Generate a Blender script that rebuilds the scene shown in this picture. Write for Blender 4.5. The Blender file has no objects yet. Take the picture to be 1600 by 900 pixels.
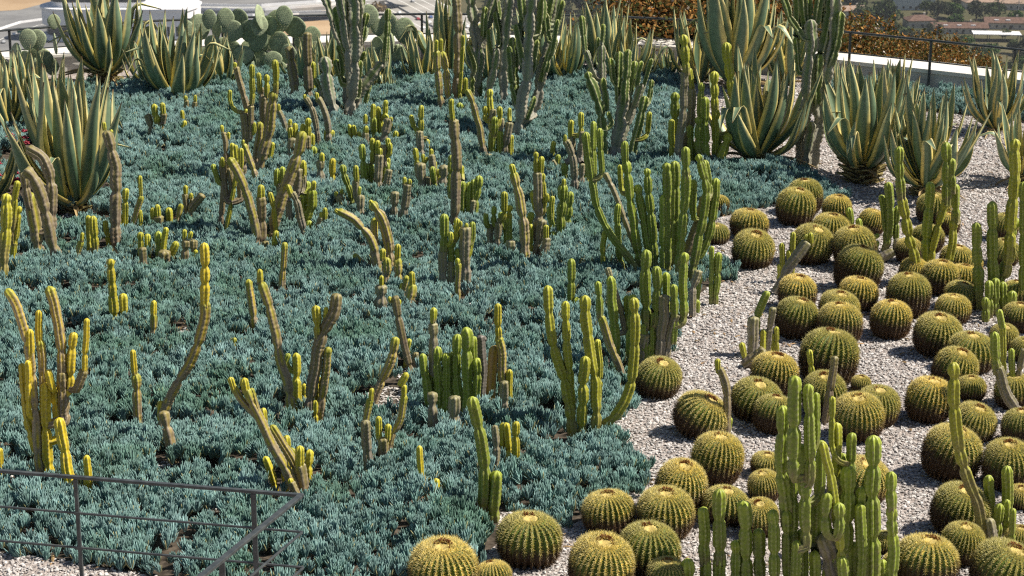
import bpy, math, random
import numpy as np
from mathutils import Vector, Matrix, noise as mnoise

# ------------------------------------------------------------------ camera, sky, sun, exposure
SC = bpy.context.scene
COL = SC.collection
F = 3100.0                      # focal length in photo pixels (1600 wide)
H = 8.0                         # camera height above the garden
TH = math.atan2(950.0, F)       # pitch down
cam_d = bpy.data.cameras.new('camera')
cam = bpy.data.objects.new('camera', cam_d)
COL.objects.link(cam)
cam_d.sensor_width = 36.0
cam_d.lens = F / 1600.0 * 36.0
cam_d.clip_start = 0.1
cam_d.clip_end = 20000.0
cam.location = (0, 0, H)
cam.rotation_euler = (math.pi / 2 - TH, 0, 0)
cam_d.dof.use_dof = True
cam_d.dof.focus_distance = 23.5
cam_d.dof.aperture_fstop = 5.0
SC.camera = cam

SUN_EL = math.radians(50)
SUN_AZ = math.radians(3)       # from +X towards +Y
sun_dir = Vector((math.cos(SUN_EL) * math.cos(SUN_AZ), math.cos(SUN_EL) * math.sin(SUN_AZ), math.sin(SUN_EL)))
W = bpy.data.worlds.new('World')
SC.world = W
W.use_nodes = True
wn = W.node_tree
sky = wn.nodes.new('ShaderNodeTexSky')
sky.sky_type = 'NISHITA'
sky.sun_disc = False
sky.sun_elevation = SUN_EL
sky.sun_rotation = math.atan2(sun_dir.x, sun_dir.y)
sky.altitude = 200
sky.dust_density = 1.2
bg = wn.nodes['Background']
wn.links.new(sky.outputs[0], bg.inputs[0])
bg.inputs[1].default_value = 0.05
sd = bpy.data.lights.new('sun', 'SUN')
sd.energy = 5.0
sd.angle = math.radians(0.53)
sd.color = (1.0, 0.92, 0.79)
so = bpy.data.objects.new('sun', sd)
COL.objects.link(so)
so.rotation_euler = sun_dir.to_track_quat('Z', 'Y').to_euler()
so.location = (20, 20, 40)
SC.view_settings.view_transform = 'Standard'
SC.view_settings.look = 'None'
SC.view_settings.exposure = 0.5
SC.view_settings.gamma = 1.0
try:
    SC.view_settings.use_curve_mapping = False
except Exception:
    pass
SC.cycles.use_denoising = False
SC.cycles.filter_width = 1.2
SC.cycles.sample_clamp_indirect = 3.0
SC.cycles.max_bounces = 6
SC.cycles.diffuse_bounces = 3
SC.cycles.transparent_max_bounces = 8

# ------------------------------------------------------------------ picture geometry -> places in the garden
CT, ST = math.cos(TH), math.sin(TH)
def ray(px, py):
    a = (px - 800.0) / F
    b = (450.0 - py) / F
    return Vector((a, CT + b * ST, -ST + b * CT))
def G(px, py, z=0.0):
    d = ray(px, py)
    t = (z - H) / d.z
    return Vector((d.x * t, d.y * t, z))
def atY(px, py, Y):
    d = ray(px, py)
    t = Y / d.y
    return Vector((d.x * t, Y, H + d.z * t))
def mpp(p):                     # metres per photo pixel at a place
    return (p.y * CT - (p.z - H) * ST) / F

# ------------------------------------------------------------------ helpers
def tag(o, label=None, cat=None, group=None, kind=None):
    if label: o['label'] = label
    if cat: o['category'] = cat
    if group: o['group'] = group
    if kind: o['kind'] = kind
    return o
def empty(name, loc, rz=0.0):
    o = bpy.data.objects.new(name, None)
    o.empty_display_size = 0.1
    COL.objects.link(o)
    o.location = loc
    o.rotation_euler = (0, 0, rz)
    return o
def link(name, me, parent=None, loc=None):
    o = bpy.data.objects.new(name, me)
    COL.objects.link(o)
    if parent is not None: o.parent = parent
    if loc is not None: o.location = loc
    return o
def mesh_np(name, V, Q=None, T=None, mat=None, smooth=True, cols=None, attrs=None):
    """mesh from numpy: V (n,3), Q (m,4), T (k,3); cols (n,3) -> point colour 'Col'"""
    me = bpy.data.meshes.new(name)
    V = np.asarray(V, dtype=np.float32)
    nq = 0 if Q is None else len(Q)
    nt = 0 if T is None else len(T)
    me.vertices.add(len(V)); me.vertices.foreach_set('co', V.ravel())
    li = []
    if nq: li.append(np.asarray(Q, dtype=np.int32).ravel())
    if nt: li.append(np.asarray(T, dtype=np.int32).ravel())
    li = np.concatenate(li)
    me.loops.add(len(li)); me.loops.foreach_set('vertex_index', li)
    starts = np.concatenate([np.arange(nq) * 4, nq * 4 + np.arange(nt) * 3]).astype(np.int32)
    me.polygons.add(nq + nt)
    me.polygons.foreach_set('loop_start', starts)
    me.polygons.foreach_set('use_smooth', np.full(nq + nt, smooth, dtype=bool))
    if cols is not None:
        c = np.ones((len(V), 4), dtype=np.float32); c[:, :3] = cols
        a = me.attributes.new('Col', 'FLOAT_COLOR', 'POINT'); a.data.foreach_set('color', c.ravel())
    if attrs:
        for k, v in attrs.items():
            a = me.attributes.new(k, 'FLOAT', 'POINT'); a.data.foreach_set('value', np.asarray(v, dtype=np.float32))
    me.update(calc_edges=True)
    me.validate()
    if mat: me.materials.append(mat)
    return me
class MB:
    """collects boxes, bars and prisms for one mesh"""
    def __init__(s): s.v = []; s.f = []
    def add(s, vs, fs):
        n = len(s.v); s.v += [tuple(v) for v in vs]; s.f += [tuple(i + n for i in f) for f in fs]
    def box(s, x0, x1, y0, y1, z0, z1):
        s.add([(x0,y0,z0),(x1,y0,z0),(x1,y1,z0),(x0,y1,z0),(x0,y0,z1),(x1,y0,z1),(x1,y1,z1),(x0,y1,z1)],
              [(0,3,2,1),(4,5,6,7),(0,1,5,4),(1,2,6,5),(2,3,7,6),(3,0,4,7)])
    def bar(s, p, q, w, h):
        p = Vector(p); q = Vector(q); d = (q - p).normalized()
        up = Vector((0, 0, 1)) if abs(d.z) < 0.9 else Vector((0, 1, 0))
        r = d.cross(up).normalized(); u = r.cross(d).normalized()
        c = [(-1,-1),(1,-1),(1,1),(-1,1)]
        vs = [p + r * (a * w / 2) + u * (b * h / 2) for a, b in c] + [q + r * (a * w / 2) + u * (b * h / 2) for a, b in c]
        s.add(vs, [(3,2,1,0),(4,5,6,7),(0,1,5,4),(1,2,6,5),(2,3,7,6),(3,0,4,7)])
    def tube(s, pts, rad, n=8):
        pts = [Vector(p) for p in pts]; base = len(s.v); m = len(pts)
        if not hasattr(rad, '__len__'): rad = [rad] * m
        vs = []
        for i, p in enumerate(pts):
            d = (pts[min(i + 1, m - 1)] - pts[max(i - 1, 0)]).normalized()
            a = Vector((1, 0, 0)) if abs(d.x) < 0.8 else Vector((0, 1, 0))
            r = d.cross(a).normalized(); u = r.cross(d)
            for k in range(n):
                t = 2 * math.pi * k / n
                vs.append(p + r * (rad[i] * math.cos(t)) + u * (rad[i] * math.sin(t)))
        fs = []
        for i in range(m - 1):
            for k in range(n):
                a = i * n + k; b = i * n + (k + 1) % n
                fs.append((a, b, b + n, a + n))
        fs.append(tuple(range(n - 1, -1, -1))); fs.append(tuple((m - 1) * n + k for k in range(n)))
        s.add(vs, fs)
    def prism(s, poly, z0, z1):
        n = len(poly)
        s.add([(x, y, z0) for x, y in poly] + [(x, y, z1) for x, y in poly],
              [tuple(range(n - 1, -1, -1)), tuple(range(n, 2 * n))] + [(i, (i + 1) % n, (i + 1) % n + n, i + n) for i in range(n)])
    def build(s, name, mat, parent=None, origin=None, bevel=0.0, smooth=False):
        me = bpy.data.meshes.new(name)
        v = s.v if origin is None else [(a - origin[0], b - origin[1], c - origin[2]) for a, b, c in s.v]
        me.from_pydata(v, [], s.f); me.update()
        if smooth: me.polygons.foreach_set('use_smooth', [True] * len(me.polygons))
        me.materials.append(mat)
        o = link(name, me, parent)
        if bevel:
            b = o.modifiers.new('bevel', 'BEVEL'); b.width = bevel; b.segments = 2; b.limit_method = 'ANGLE'
        return o

def vnoise(x, y, seed=0):
    """2-D value noise, numpy"""
    xi = np.floor(x).astype(np.int64); yi = np.floor(y).astype(np.int64)
    fx = x - xi; fy = y - yi
    fx = fx * fx * (3 - 2 * fx); fy = fy * fy * (3 - 2 * fy)
    def h(a, b):
        n = (a * 374761393 + b * 668265263 + seed * 1442695041) & 0x7fffffff
        n = ((n ^ (n >> 13)) * 1274126177) & 0x7fffffff
        return ((n ^ (n >> 16)) & 0xffff) / 65535.0
    return (h(xi, yi) * (1 - fx) + h(xi + 1, yi) * fx) * (1 - fy) + (h(xi, yi + 1) * (1 - fx) + h(xi + 1, yi + 1) * fx) * fy
def inpoly(X, Y, poly):
    r = np.zeros(len(X), dtype=bool); n = len(poly)
    for i in range(n):
        x1, y1 = poly[i]; x2, y2 = poly[(i + 1) % n]
        c = ((y1 > Y) != (y2 > Y)) & (X < (x2 - x1) * (Y - y1) / (y2 - y1 + 1e-12) + x1)
        r ^= c
    return r
def sm(a, b, x):
    t = np.clip((x - a) / (b - a), 0, 1); return t * t * (3 - 2 * t)

# ------------------------------------------------------------------ materials
def new_mat(name, rough=0.7, spec=0.3):
    m = bpy.data.materials.new(name); m.use_nodes = True
    b = m.node_tree.nodes['Principled BSDF']
    b.inputs['Roughness'].default_value = rough
    b.inputs['Specular IOR Level'].default_value = spec
    return m, m.node_tree, b
def N(nt, t, **kw):
    n = nt.nodes.new(t)
    for k, v in kw.items():
        if k in n.inputs: n.inputs[k].default_value = v
        else: setattr(n, k, v)
    return n
def ramp(nt, stops, interp='LINEAR'):
    r = nt.nodes.new('ShaderNodeValToRGB'); cr = r.color_ramp; cr.interpolation = interp
    while len(cr.elements) < len(stops): cr.elements.new(0.5)
    for e, (p, c) in zip(cr.elements, stops):
        e.position = p; e.color = (c[0], c[1], c[2], 1)
    return r
def bump(nt, b, src, strength=0.4, dist=0.01):
    n = N(nt, 'ShaderNodeBump', Strength=strength, Distance=dist)
    nt.links.new(src, n.inputs['Height']); nt.links.new(n.outputs[0], b.inputs['Normal'])
def mulmix(nt, a, bsock, fac=1.0):
    m = nt.nodes.new('ShaderNodeMix'); m.data_type = 'RGBA'; m.blend_type = 'MULTIPLY'
    m.inputs['Factor'].default_value = fac
    nt.links.new(a, m.inputs['A']); nt.links.new(bsock, m.inputs['B'])
    return m.outputs['Result']
def attr_mat(name, attr='Col', rough=0.6, spec=0.3, nscale=40, lo=0.75, hi=1.2, bstr=0.3, bdist=0.004, inst=0.0, trans=0.0, patch=0.0):
    m, nt, b = new_mat(name, rough, spec)
    a = N(nt, 'ShaderNodeAttribute'); a.attribute_name = attr
    tc = N(nt, 'ShaderNodeTexCoord')
    nz = N(nt, 'ShaderNodeTexNoise', Scale=nscale, Detail=4.0)
    nt.links.new(tc.outputs['Object'], nz.inputs['Vector'])
    r = ramp(nt, [(0.3, (lo, lo, lo)), (0.7, (hi, hi, hi))])
    nt.links.new(nz.outputs[0], r.inputs[0])
    c = mulmix(nt, a.outputs['Color'], r.outputs[0])
    if inst:
        oi = N(nt, 'ShaderNodeObjectInfo')
        r2 = ramp(nt, [(0.0, (1 - inst, 1 - inst * .8, 1 - inst)), (1.0, (1 + inst, 1 + inst * .8, 1 + inst))])
        nt.links.new(oi.outputs['Random'], r2.inputs[0])
        c = mulmix(nt, c, r2.outputs[0])
    if patch:
        ge = N(nt, 'ShaderNodeNewGeometry'); pn = N(nt, 'ShaderNodeTexNoise', Scale=patch, Detail=3.0)
        nt.links.new(ge.outputs['Position'], pn.inputs['Vector'])
        r3 = ramp(nt, [(0.32, (0.72, 0.80, 0.66)), (0.5, (1.0, 1.0, 1.0)), (0.68, (1.18, 1.14, 1.16))]); nt.links.new(pn.outputs[0], r3.inputs[0])
        c = mulmix(nt, c, r3.outputs[0])
    nt.links.new(c, b.inputs['Base Color'])
    if bstr: bump(nt, b, nz.outputs[0], bstr, bdist)
    if trans:
        tr = N(nt, 'ShaderNodeBsdfTranslucent'); nt.links.new(c, tr.inputs[0])
        mx = N(nt, 'ShaderNodeMixShader'); mx.inputs[0].default_value = trans
        nt.links.new(b.outputs[0], mx.inputs[1]); nt.links.new(tr.outputs[0], mx.inputs[2])
        nt.links.new(mx.outputs[0], nt.nodes['Material Output'].inputs[0])
    return m
def noise_mat(name, c1, c2, scale=8, rough=0.8, spec=0.2, detail=5, bstr=0.2, bdist=0.01, lo=0.35, hi=0.65):
    m, nt, b = new_mat(name, rough, spec)
    tc = N(nt, 'ShaderNodeTexCoord')
    nz = N(nt, 'ShaderNodeTexNoise', Scale=scale, Detail=float(detail))
    nt.links.new(tc.outputs['Object'], nz.inputs['Vector'])
    r = ramp(nt, [(lo, c1), (hi, c2)]); nt.links.new(nz.outputs[0], r.inputs[0])
    nt.links.new(r.outputs[0], b.inputs['Base Color'])
    if bstr: bump(nt, b, nz.outputs[0], bstr, bdist)
    return m
M = {}
M['skin'] = attr_mat('cactus_skin', rough=0.5, spec=0.35, nscale=35, lo=0.78, hi=1.2, bstr=0.25, bdist=0.004)
M['barrel_skin'] = attr_mat('barrel_skin', rough=0.55, nscale=30)
M['spine'] = attr_mat('barrel_spine', rough=0.45, spec=0.4, nscale=15, bstr=0, trans=0.4, inst=0.14)
M['wool'] = noise_mat('crown_wool', (0.48, 0.37, 0.12), (0.64, 0.52, 0.21), 60, 0.95, 0.05, bstr=0.6)
M['dry_bloom'] = noise_mat('dry_bloom', (0.12, 0.05, 0.015), (0.30, 0.14, 0.05), 50, 0.9, 0.1)
M['chalk'] = attr_mat('chalk_stick_leaf', rough=0.6, spec=0.25, nscale=12, bstr=0, inst=0.2, trans=0.08, patch=1.1)
M['agave'] = attr_mat('agave_leaf', rough=0.42, spec=0.4, nscale=18, lo=0.82, hi=1.15, bstr=0.1, inst=0.08)
M['agave_trunk'] = attr_mat('agave_trunk', rough=0.9, spec=0.1, nscale=25)
M['pad'] = attr_mat('prickly_pear_pad', rough=0.55, nscale=9, lo=0.7, hi=1.2, inst=0.16)
M['red_leaf'] = attr_mat('red_leaf', rough=0.4, nscale=20)
M['shrub'] = attr_mat('shrub_leaf', rough=0.8, spec=0.1, nscale=3, bstr=0, trans=0.2)
M['far_leaf'] = attr_mat('far_tree_leaf', rough=0.8, spec=0.1, nscale=0.2, bstr=0, trans=0.1, inst=0.12)
M['trunk'] = noise_mat('bark', (0.08, 0.06, 0.045), (0.16, 0.12, 0.09), 3, 0.9)
M['soil'] = noise_mat('soil', (0.040, 0.033, 0.026), (0.12, 0.098, 0.078), 9, 0.95, 0.1, bstr=0.8, bdist=0.03)
M['rail'] = noise_mat('painted_steel', (0.040, 0.047, 0.050), (0.075, 0.083, 0.086), 14, 0.38, 0.5, bstr=0.05)
M['wall'] = noise_mat('parapet_render', (0.42, 0.42, 0.41), (0.56, 0.55, 0.53), 1.3, 0.9, 0.15, bstr=0.1)
M['coping'] = noise_mat('white_coping', (0.62, 0.60, 0.56), (0.76, 0.74, 0.70), 0.9, 0.85, 0.2, bstr=0.05)
M['slope'] = noise_mat('hillside', (0.055, 0.06, 0.03), (0.13, 0.115, 0.065), 0.02, 0.95, 0.05, bstr=0)
M['tan_earth'] = noise_mat('tan_earth', (0.36, 0.25, 0.15), (0.48, 0.35, 0.22), 0.03, 0.95, 0.05, bstr=0)
M['road'] = noise_mat('concrete_road', (0.30, 0.29, 0.27), (0.42, 0.40, 0.38), 0.05, 0.9, 0.1, bstr=0)
M['asphalt'] = noise_mat('asphalt', (0.16, 0.16, 0.165), (0.24, 0.24, 0.24), 0.05, 0.9, 0.1, bstr=0)
M['paint'] = noise_mat('road_paint', (0.65, 0.65, 0.62), (0.8, 0.8, 0.78), 1, 0.8, 0.1, bstr=0)
M['white'] = noise_mat('white_cladding', (0.78, 0.78, 0.80), (0.86, 0.86, 0.88), 0.2, 0.6, 0.3, bstr=0)
M['grey'] = noise_mat('grey_concrete', (0.34, 0.34, 0.34), (0.46, 0.46, 0.45), 0.15, 0.9, 0.1, bstr=0)
M['dark_glass'] = noise_mat('dark_window', (0.03, 0.035, 0.04), (0.06, 0.065, 0.07), 0.3, 0.2, 0.5, bstr=0)
M['stucco'] = noise_mat('stucco', (0.50, 0.46, 0.40), (0.62, 0.58, 0.52), 0.3, 0.9, 0.1, bstr=0)
M['stucco2'] = noise_mat('blue_stucco', (0.50, 0.55, 0.58), (0.60, 0.65, 0.68), 0.3, 0.9, 0.1, bstr=0)
M['roof'] = noise_mat('brown_shingle', (0.12, 0.075, 0.06), (0.19, 0.12, 0.095), 0.6, 0.9, 0.1, bstr=0)
M['roof2'] = noise_mat('tan_shingle', (0.28, 0.20, 0.15), (0.38, 0.28, 0.22), 0.6, 0.9, 0.1, bstr=0)
M['rubber'] = noise_mat('rubber', (0.02, 0.02, 0.02), (0.03, 0.03, 0.03), 3, 0.8, 0.2, bstr=0)
M['sign_green'] = noise_mat('sign_green', (0.01, 0.16, 0.09), (0.015, 0.2, 0.11), 1, 0.5, 0.3, bstr=0)
CARP = {}
for nm, c in dict(red=(0.28, 0.03, 0.04), blue=(0.06, 0.11, 0.28), white=(0.75, 0.75, 0.75), silver=(0.4, 0.41, 0.43), black=(0.03, 0.03, 0.035)).items():
    CARP[nm] = noise_mat('car_paint_' + nm, c, tuple(x * 1.1 for x in c), 1, 0.3, 0.5, bstr=0)
def gravel_mat():
    m, nt, b = new_mat('gravel', 0.9, 0.15)
    tc = N(nt, 'ShaderNodeTexCoord')
    vo = N(nt, 'ShaderNodeTexVoronoi', Scale=32.0); nt.links.new(tc.outputs['Object'], vo.inputs['Vector'])
    r = ramp(nt, [(0.0, (0.30, 0.265, 0.25)), (0.5, (0.40, 0.365, 0.35)), (1.0, (0.55, 0.51, 0.49))])
    sep = N(nt, 'ShaderNodeSeparateColor'); nt.links.new(vo.outputs['Color'], sep.inputs[0]); nt.links.new(sep.outputs[0], r.inputs[0])
    big = N(nt, 'ShaderNodeTexNoise', Scale=1.2, Detail=4.0); nt.links.new(tc.outputs['Object'], big.inputs['Vector'])
    r2 = ramp(nt, [(0.35, (0.75, 0.72, 0.70)), (0.65, (1.05, 1.03, 1.02))]); nt.links.new(big.outputs[0], r2.inputs[0])
    nt.links.new(mulmix(nt, r.outputs[0], r2.outputs[0]), b.inputs['Base Color'])
    inv = N(nt, 'ShaderNodeMath', operation='SUBTRACT'); inv.inputs[0].default_value = 1.0
    nt.links.new(vo.outputs['Distance'], inv.inputs[1])
    bump(nt, b, inv.outputs[0], 0.9, 0.02)
    return m
M['gravel'] = gravel_mat()
def stone_mat():
    m, nt, b = new_mat('gravel_stone', 0.85, 0.2)
    oi = N(nt, 'ShaderNodeObjectInfo')
    r = ramp(nt, [(0.0, (0.31, 0.285, 0.275)), (0.3, (0.43, 0.405, 0.395)), (0.65, (0.54, 0.515, 0.505)), (1.0, (0.72, 0.70, 0.69))])
    nt.links.new(oi.outputs['Random'], r.inputs[0])
    tc = N(nt, 'ShaderNodeTexCoord'); nz = N(nt, 'ShaderNodeTexNoise', Scale=40.0, Detail=3.0)
    nt.links.new(tc.outputs['Object'], nz.inputs['Vector'])
    r2 = ramp(nt, [(0.3, (0.85, 0.84, 0.83)), (0.7, (1.1, 1.1, 1.1))]); nt.links.new(nz.outputs[0], r2.inputs[0])
    nt.links.new(mulmix(nt, r.outputs[0], r2.outputs[0]), b.inputs['Base Color'])
    return m
M['stone'] = stone_mat()

def scatter(name, pts, rots, scl, idx, variants):
    """one object; its vertices carry instances of the variant meshes (geometry nodes)"""
    me = bpy.data.meshes.new(name)
    n = len(pts)
    me.vertices.add(n); me.vertices.foreach_set('co', np.asarray(pts, dtype=np.float32).ravel())
    a = me.attributes.new('rot', 'FLOAT_VECTOR', 'POINT'); a.data.foreach_set('vector', np.asarray(rots, dtype=np.float32).ravel())
    a = me.attributes.new('scl', 'FLOAT', 'POINT'); a.data.foreach_set('value', np.asarray(scl, dtype=np.float32))
    a = me.attributes.new('idx', 'INT', 'POINT'); a.data.foreach_set('value', np.asarray(idx, dtype=np.int32))
    me.update()
    for v in variants[0].materials: me.materials.append(v)
    o = link(name, me)
    gt = bpy.data.node_groups.new(name + '_nodes', 'GeometryNodeTree')
    gt.interface.new_socket('Geometry', in_out='INPUT', socket_type='NodeSocketGeometry')
    gt.interface.new_socket('Geometry', in_out='OUTPUT', socket_type='NodeSocketGeometry')
    gi = gt.nodes.new('NodeGroupInput'); go = gt.nodes.new('NodeGroupOutput')
    ip = gt.nodes.new('GeometryNodeInstanceOnPoints')
    ip.inputs['Pick Instance'].default_value = True
    jn = gt.nodes.new('GeometryNodeJoinGeometry')
    for vm in reversed(variants):
        src = bpy.data.objects.new(vm.name + '_source', vm)
        ob = gt.nodes.new('GeometryNodeObjectInfo'); ob.inputs['Object'].default_value = src
        g2 = gt.nodes.new('GeometryNodeGeometryToInstance')
        gt.links.new(ob.outputs['Geometry'], g2.inputs[0]); gt.links.new(g2.outputs[0], jn.inputs[0])
    def at(nm, ty):
        q = gt.nodes.new('GeometryNodeInputNamedAttribute'); q.data_type = ty; q.inputs['Name'].default_value = nm
        return q.outputs['Attribute']
    er = gt.nodes.new('FunctionNodeEulerToRotation'); gt.links.new(at('rot', 'FLOAT_VECTOR'), er.inputs[0])
    gt.links.new(gi.outputs[0], ip.inputs['Points']); gt.links.new(jn.outputs[0], ip.inputs['Instance'])
    gt.links.new(er.outputs[0], ip.inputs['Rotation']); gt.links.new(at('scl', 'FLOAT'), ip.inputs['Scale'])
    gt.links.new(at('idx', 'INT'), ip.inputs['Instance Index'])
    gt.links.new(ip.outputs[0], go.inputs[0])
    md = o.modifiers.new('scatter', 'NODES'); md.node_group = gt
    return o

# ------------------------------------------------------------------ the setting
def world_poly(pix, z=0.03):
    return [tuple(G(x, y, z)[:2]) for x, y in pix]
RAIL_LINE = [(-330, 172), (-150, 143), (0, 126), (150, 114), (300, 105), (470, 99), (640, 96), (820, 97), (1000, 102), (1150, 112), (1310, 127), (1450, 143), (1600, 161), (1800, 188), (2000, 220)]
RAILP = [G(x, y) for x, y in RAIL_LINE]
# garden terrace, gravel covered
b = MB()
edge = [(p.x, p.y + 0.15) for p in RAILP]
poly = [(-26, 2), (30, 2), (30, edge[-1][1])] + edge[::-1] + [(-26, edge[0][1])]
b.prism(poly, -6.0, 0.0)
o = b.build('ground', M['gravel']); tag(o, kind='structure')
# hillside and valley floor
def terrain():
    xs = np.linspace(-1, 1, 41); ys = np.concatenate([np.linspace(42, 150, 12), np.linspace(180, 900, 25), np.linspace(950, 6000, 24)])
    V = []
    for y in ys:
        hw = 300 + y * 1.1
        for x in xs:
            X = x * hw
            z = np.interp(y, [42, 70, 150, 500, 800, 950, 6000], [-4, -22, -62, -150, -186, -190, -190])
            if y > 1500: z += (y - 1500) * 0.03 * (0.4 + 0.6 * float(vnoise(np.array([X / 700]), np.array([y / 700]), 5)[0]))
            V.append((X, y, z))
    n = len(xs); Q = [(j * n + i, j * n + i + 1, (j + 1) * n + i + 1, (j + 1) * n + i) for j in range(len(ys) - 1) for i in range(n - 1)]
    return link('hillside', mesh_np('hillside', V, Q, mat=M['slope']))
tag(terrain(), kind='structure')

# parapet wall with white coping
def sweep(line, off0, off1, z0, z1):
    V = []; Q = []
    n = len(line)
    for i, p in enumerate(line):
        d = (line[min(i + 1, n - 1)] - line[max(i - 1, 0)]); d.z = 0; d.normalize()
        nrm = Vector((-d.y, d.x, 0))
        for o_, z in ((off0, z0), (off0, z1), (off1, z1), (off1, z0)):
            V.append(tuple(p + nrm * o_ + Vector((0, 0, z))))
    for i in range(n - 1):
        for k in range(4):
            a = i * 4 + k; c = i * 4 + (k + 1) % 4
            Q.append((a, a + 4, c + 4, c))
    return V, Q
def resamp(line, n):
    L = [0]
    for a, c in zip(line, line[1:]): L.append(L[-1] + (c - a).length)
    out = []
    for t in np.linspace(0, L[-1], n):
        i = min(max(np.searchsorted(L, t) - 1, 0), len(line) - 2)
        out.append(line[i].lerp(line[i + 1], (t - L[i]) / (L[i + 1] - L[i])))
    return out
wl = empty('parapet_wall', RAILP[6]); tag(wl, 'low curved parapet wall with white coping at the back of the garden', 'wall')
fine = [p - RAILP[6] for p in resamp(RAILP, 60)]
V, Q = sweep(fine, 0.10, 0.88, -0.5, 0.36); link('wall_body', mesh_np('wall_body', V, Q, mat=M['wall'], smooth=False), wl)
V, Q = sweep(fine, 0.06, 0.98, 0.363, 0.44); link('coping', mesh_np('coping', V, Q, mat=M['coping'], smooth=False), wl)

# railing along the parapet: posts, top rail, mid rail
rl = empty('terrace_railing', RAILP[6]); tag(rl, 'long dark steel railing along the white-topped parapet wall', 'railing')
def line_at_px(px):
    for (x0, y0), (x1, y1) in zip(RAIL_LINE, RAIL_LINE[1:]):
        if x0 <= px <= x1:
            t = (px - x0) / (x1 - x0); return G(px, y0 + (y1 - y0) * t)
POSTX = [-250, -120, 20, 130, 240, 350, 460, 560, 660, 762, 866, 970, 1060, 1145, 1232, 1325, 1450, 1580, 1730, 1880]
PP = [line_at_px(x) for x in POSTX]
for a in PP:
    m = MB(); a2 = a - RAILP[6]; m.box(a2.x - .025, a2.x + .025, a2.y - .02, a2.y + .02, 0, 1.02); m.build('post', M['rail'], rl)
for nm, z, r in (('top_rail', 1.045, 0.026), ('mid_rail', 0.62, 0.015)):
    m = MB(); m.tube([p - RAILP[6] + Vector((0, -0.0 if nm == 'top_rail' else -0.03, z)) for p in PP], r, 8); m.build(nm, M['rail'], rl, smooth=True)

# near railing, lower left: back run, corner, run towards the camera
nr = empty('corner_railing', G(470, 954)); tag(nr, 'dark steel corner railing with three rails in the lower left', 'railing')
O = G(470, 954)
A = G(-160, 723, 1.07); C = G(471, 774, 1.07); Dq = G(312, 903, 1.07); D = C + (Dq - C) * 2.2
def bar(nm, p, q, w, h):
    m = MB(); m.bar(Vector(p) - O, Vector(q) - O, w, h); return m.build(nm, M['rail'], nr, bevel=0.004)
dAC = (C - A).normalized(); dCD = (D - C).normalized()
bar('top_rail', A, C + dAC * .02, 0.042, 0.028)
bar('top_rail', C + dCD * 0.03 + Vector((0, 0, .002)), D + Vector((0, 0, .002)), 0.055, 0.03)
for z in (0.715, 0.37):
    dz = Vector((0, 0, z - 1.07))
    bar('lower_rail', A + dz, C + dz, 0.022, 0.018)
    bar('lower_rail', C + dz + dCD * .014, D + dz, 0.022, 0.018)
for px in (-130, 118, 395):
    t = (G(px, 750, 1.07).x - A.x) / (C.x - A.x); p = A.lerp(C, t)
    p = A.lerp(C, (px + 160) / 631.0 * 1.0); p = atY(px, 755, p.y)
    w = 0.034 if px != 395 else 0.046
    bar('post', Vector((p.x, p.y, 0)), Vector((p.x, p.y, 1.052)), w, 0.04)
for px in (118, 395):
    p = A.lerp(C, (px + 160) / 631.0); p = atY(px, 755, p.y)
    for z in (0.715, 0.37):
        pz = atY(px, 755, p.y); t_ = A.lerp(C, (p.x - A.x) / (C.x - A.x))
        bar('weld_collar', Vector((p.x - .03, t_.y, z)), Vector((p.x + .03, t_.y, z)), 0.034, 0.03)
    bar('base_plate', Vector((p.x - .07, p.y, .012)), Vector((p.x + .07, p.y, .012)), 0.12, 0.014)
p = C + dCD * 1.45; bar('post', Vector((p.x, p.y, 0)), Vector((p.x, p.y, 1.052)), 0.05, 0.04)

# planted mats of blue chalk sticks
MAT1 = [(-90, 160), (60, 142), (150, 134), (240, 128), (400, 114), (600, 108), (720, 110), (800, 118), (1000, 114), (1060, 122), (1075, 190), (1090, 245), (1140, 262), (1235, 262), (1280, 285), (1328, 312), (1300, 325), (1210, 318), (1150, 330), (1100, 345), (1090, 400), (1155, 428), (1105, 447), (1075, 470), (1060, 520), (1010, 570), (985, 622), (950, 668), (1005, 725), (1020, 748), (960, 782), (895, 815), (830, 808), (782, 795), (776, 845), (742, 880), (640, 918), (420, 925), (285, 905), (200, 889), (100, 872), (0, 859), (-110, 846)]
MAT2 = [(1285, 131), (1420, 142), (1610, 164), (1700, 178), (1700, 205), (1560, 183), (1440, 172), (1290, 168)]
MATS = [world_poly(MAT1), world_poly(MAT2)]
BALD = [(600, 622, 34, 26), (264, 722, 22, 14), (215, 462, 18, 10), (300, 512, 22, 10), (455, 772, 34, 12), (745, 470, 30, 9), (790, 505, 22, 14), (205, 668, 34, 9), (180, 395, 16, 10), (10, 740, 36, 14), (105, 338, 42, 12), (170, 135, 40, 8), (640, 575, 18, 10), (760, 760, 16, 18), (370, 780, 34, 8), (560, 470, 10, 8), (700, 395, 14, 8), (52, 240, 46, 22), (1015, 500, 30, 10), (24, 308, 40, 16)]
def in_mat(p):
    return any(inpoly(np.array([p.x]), np.array([p.y]), m)[0] for m in MATS)
for k, mp in enumerate(MATS):
    m = MB(); m.prism(mp, -0.05, 0.006); tag(m.build('planting_bed', M['soil']), kind='structure')
def bald(X, Y):
    r = np.zeros(len(X), dtype=bool)
    for (x, y, a, b_) in BALD:
        c = G(x, y, 0.1); s = mpp(c); e = (G(x, y - b_, .1) - G(x, y + b_, .1)).length / 2
        r |= ((X - c.x) / (1.2 * a * s)) ** 2 + ((Y - c.y) / max(1.15 * e, .05)) ** 2 < 1
    return r
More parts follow.
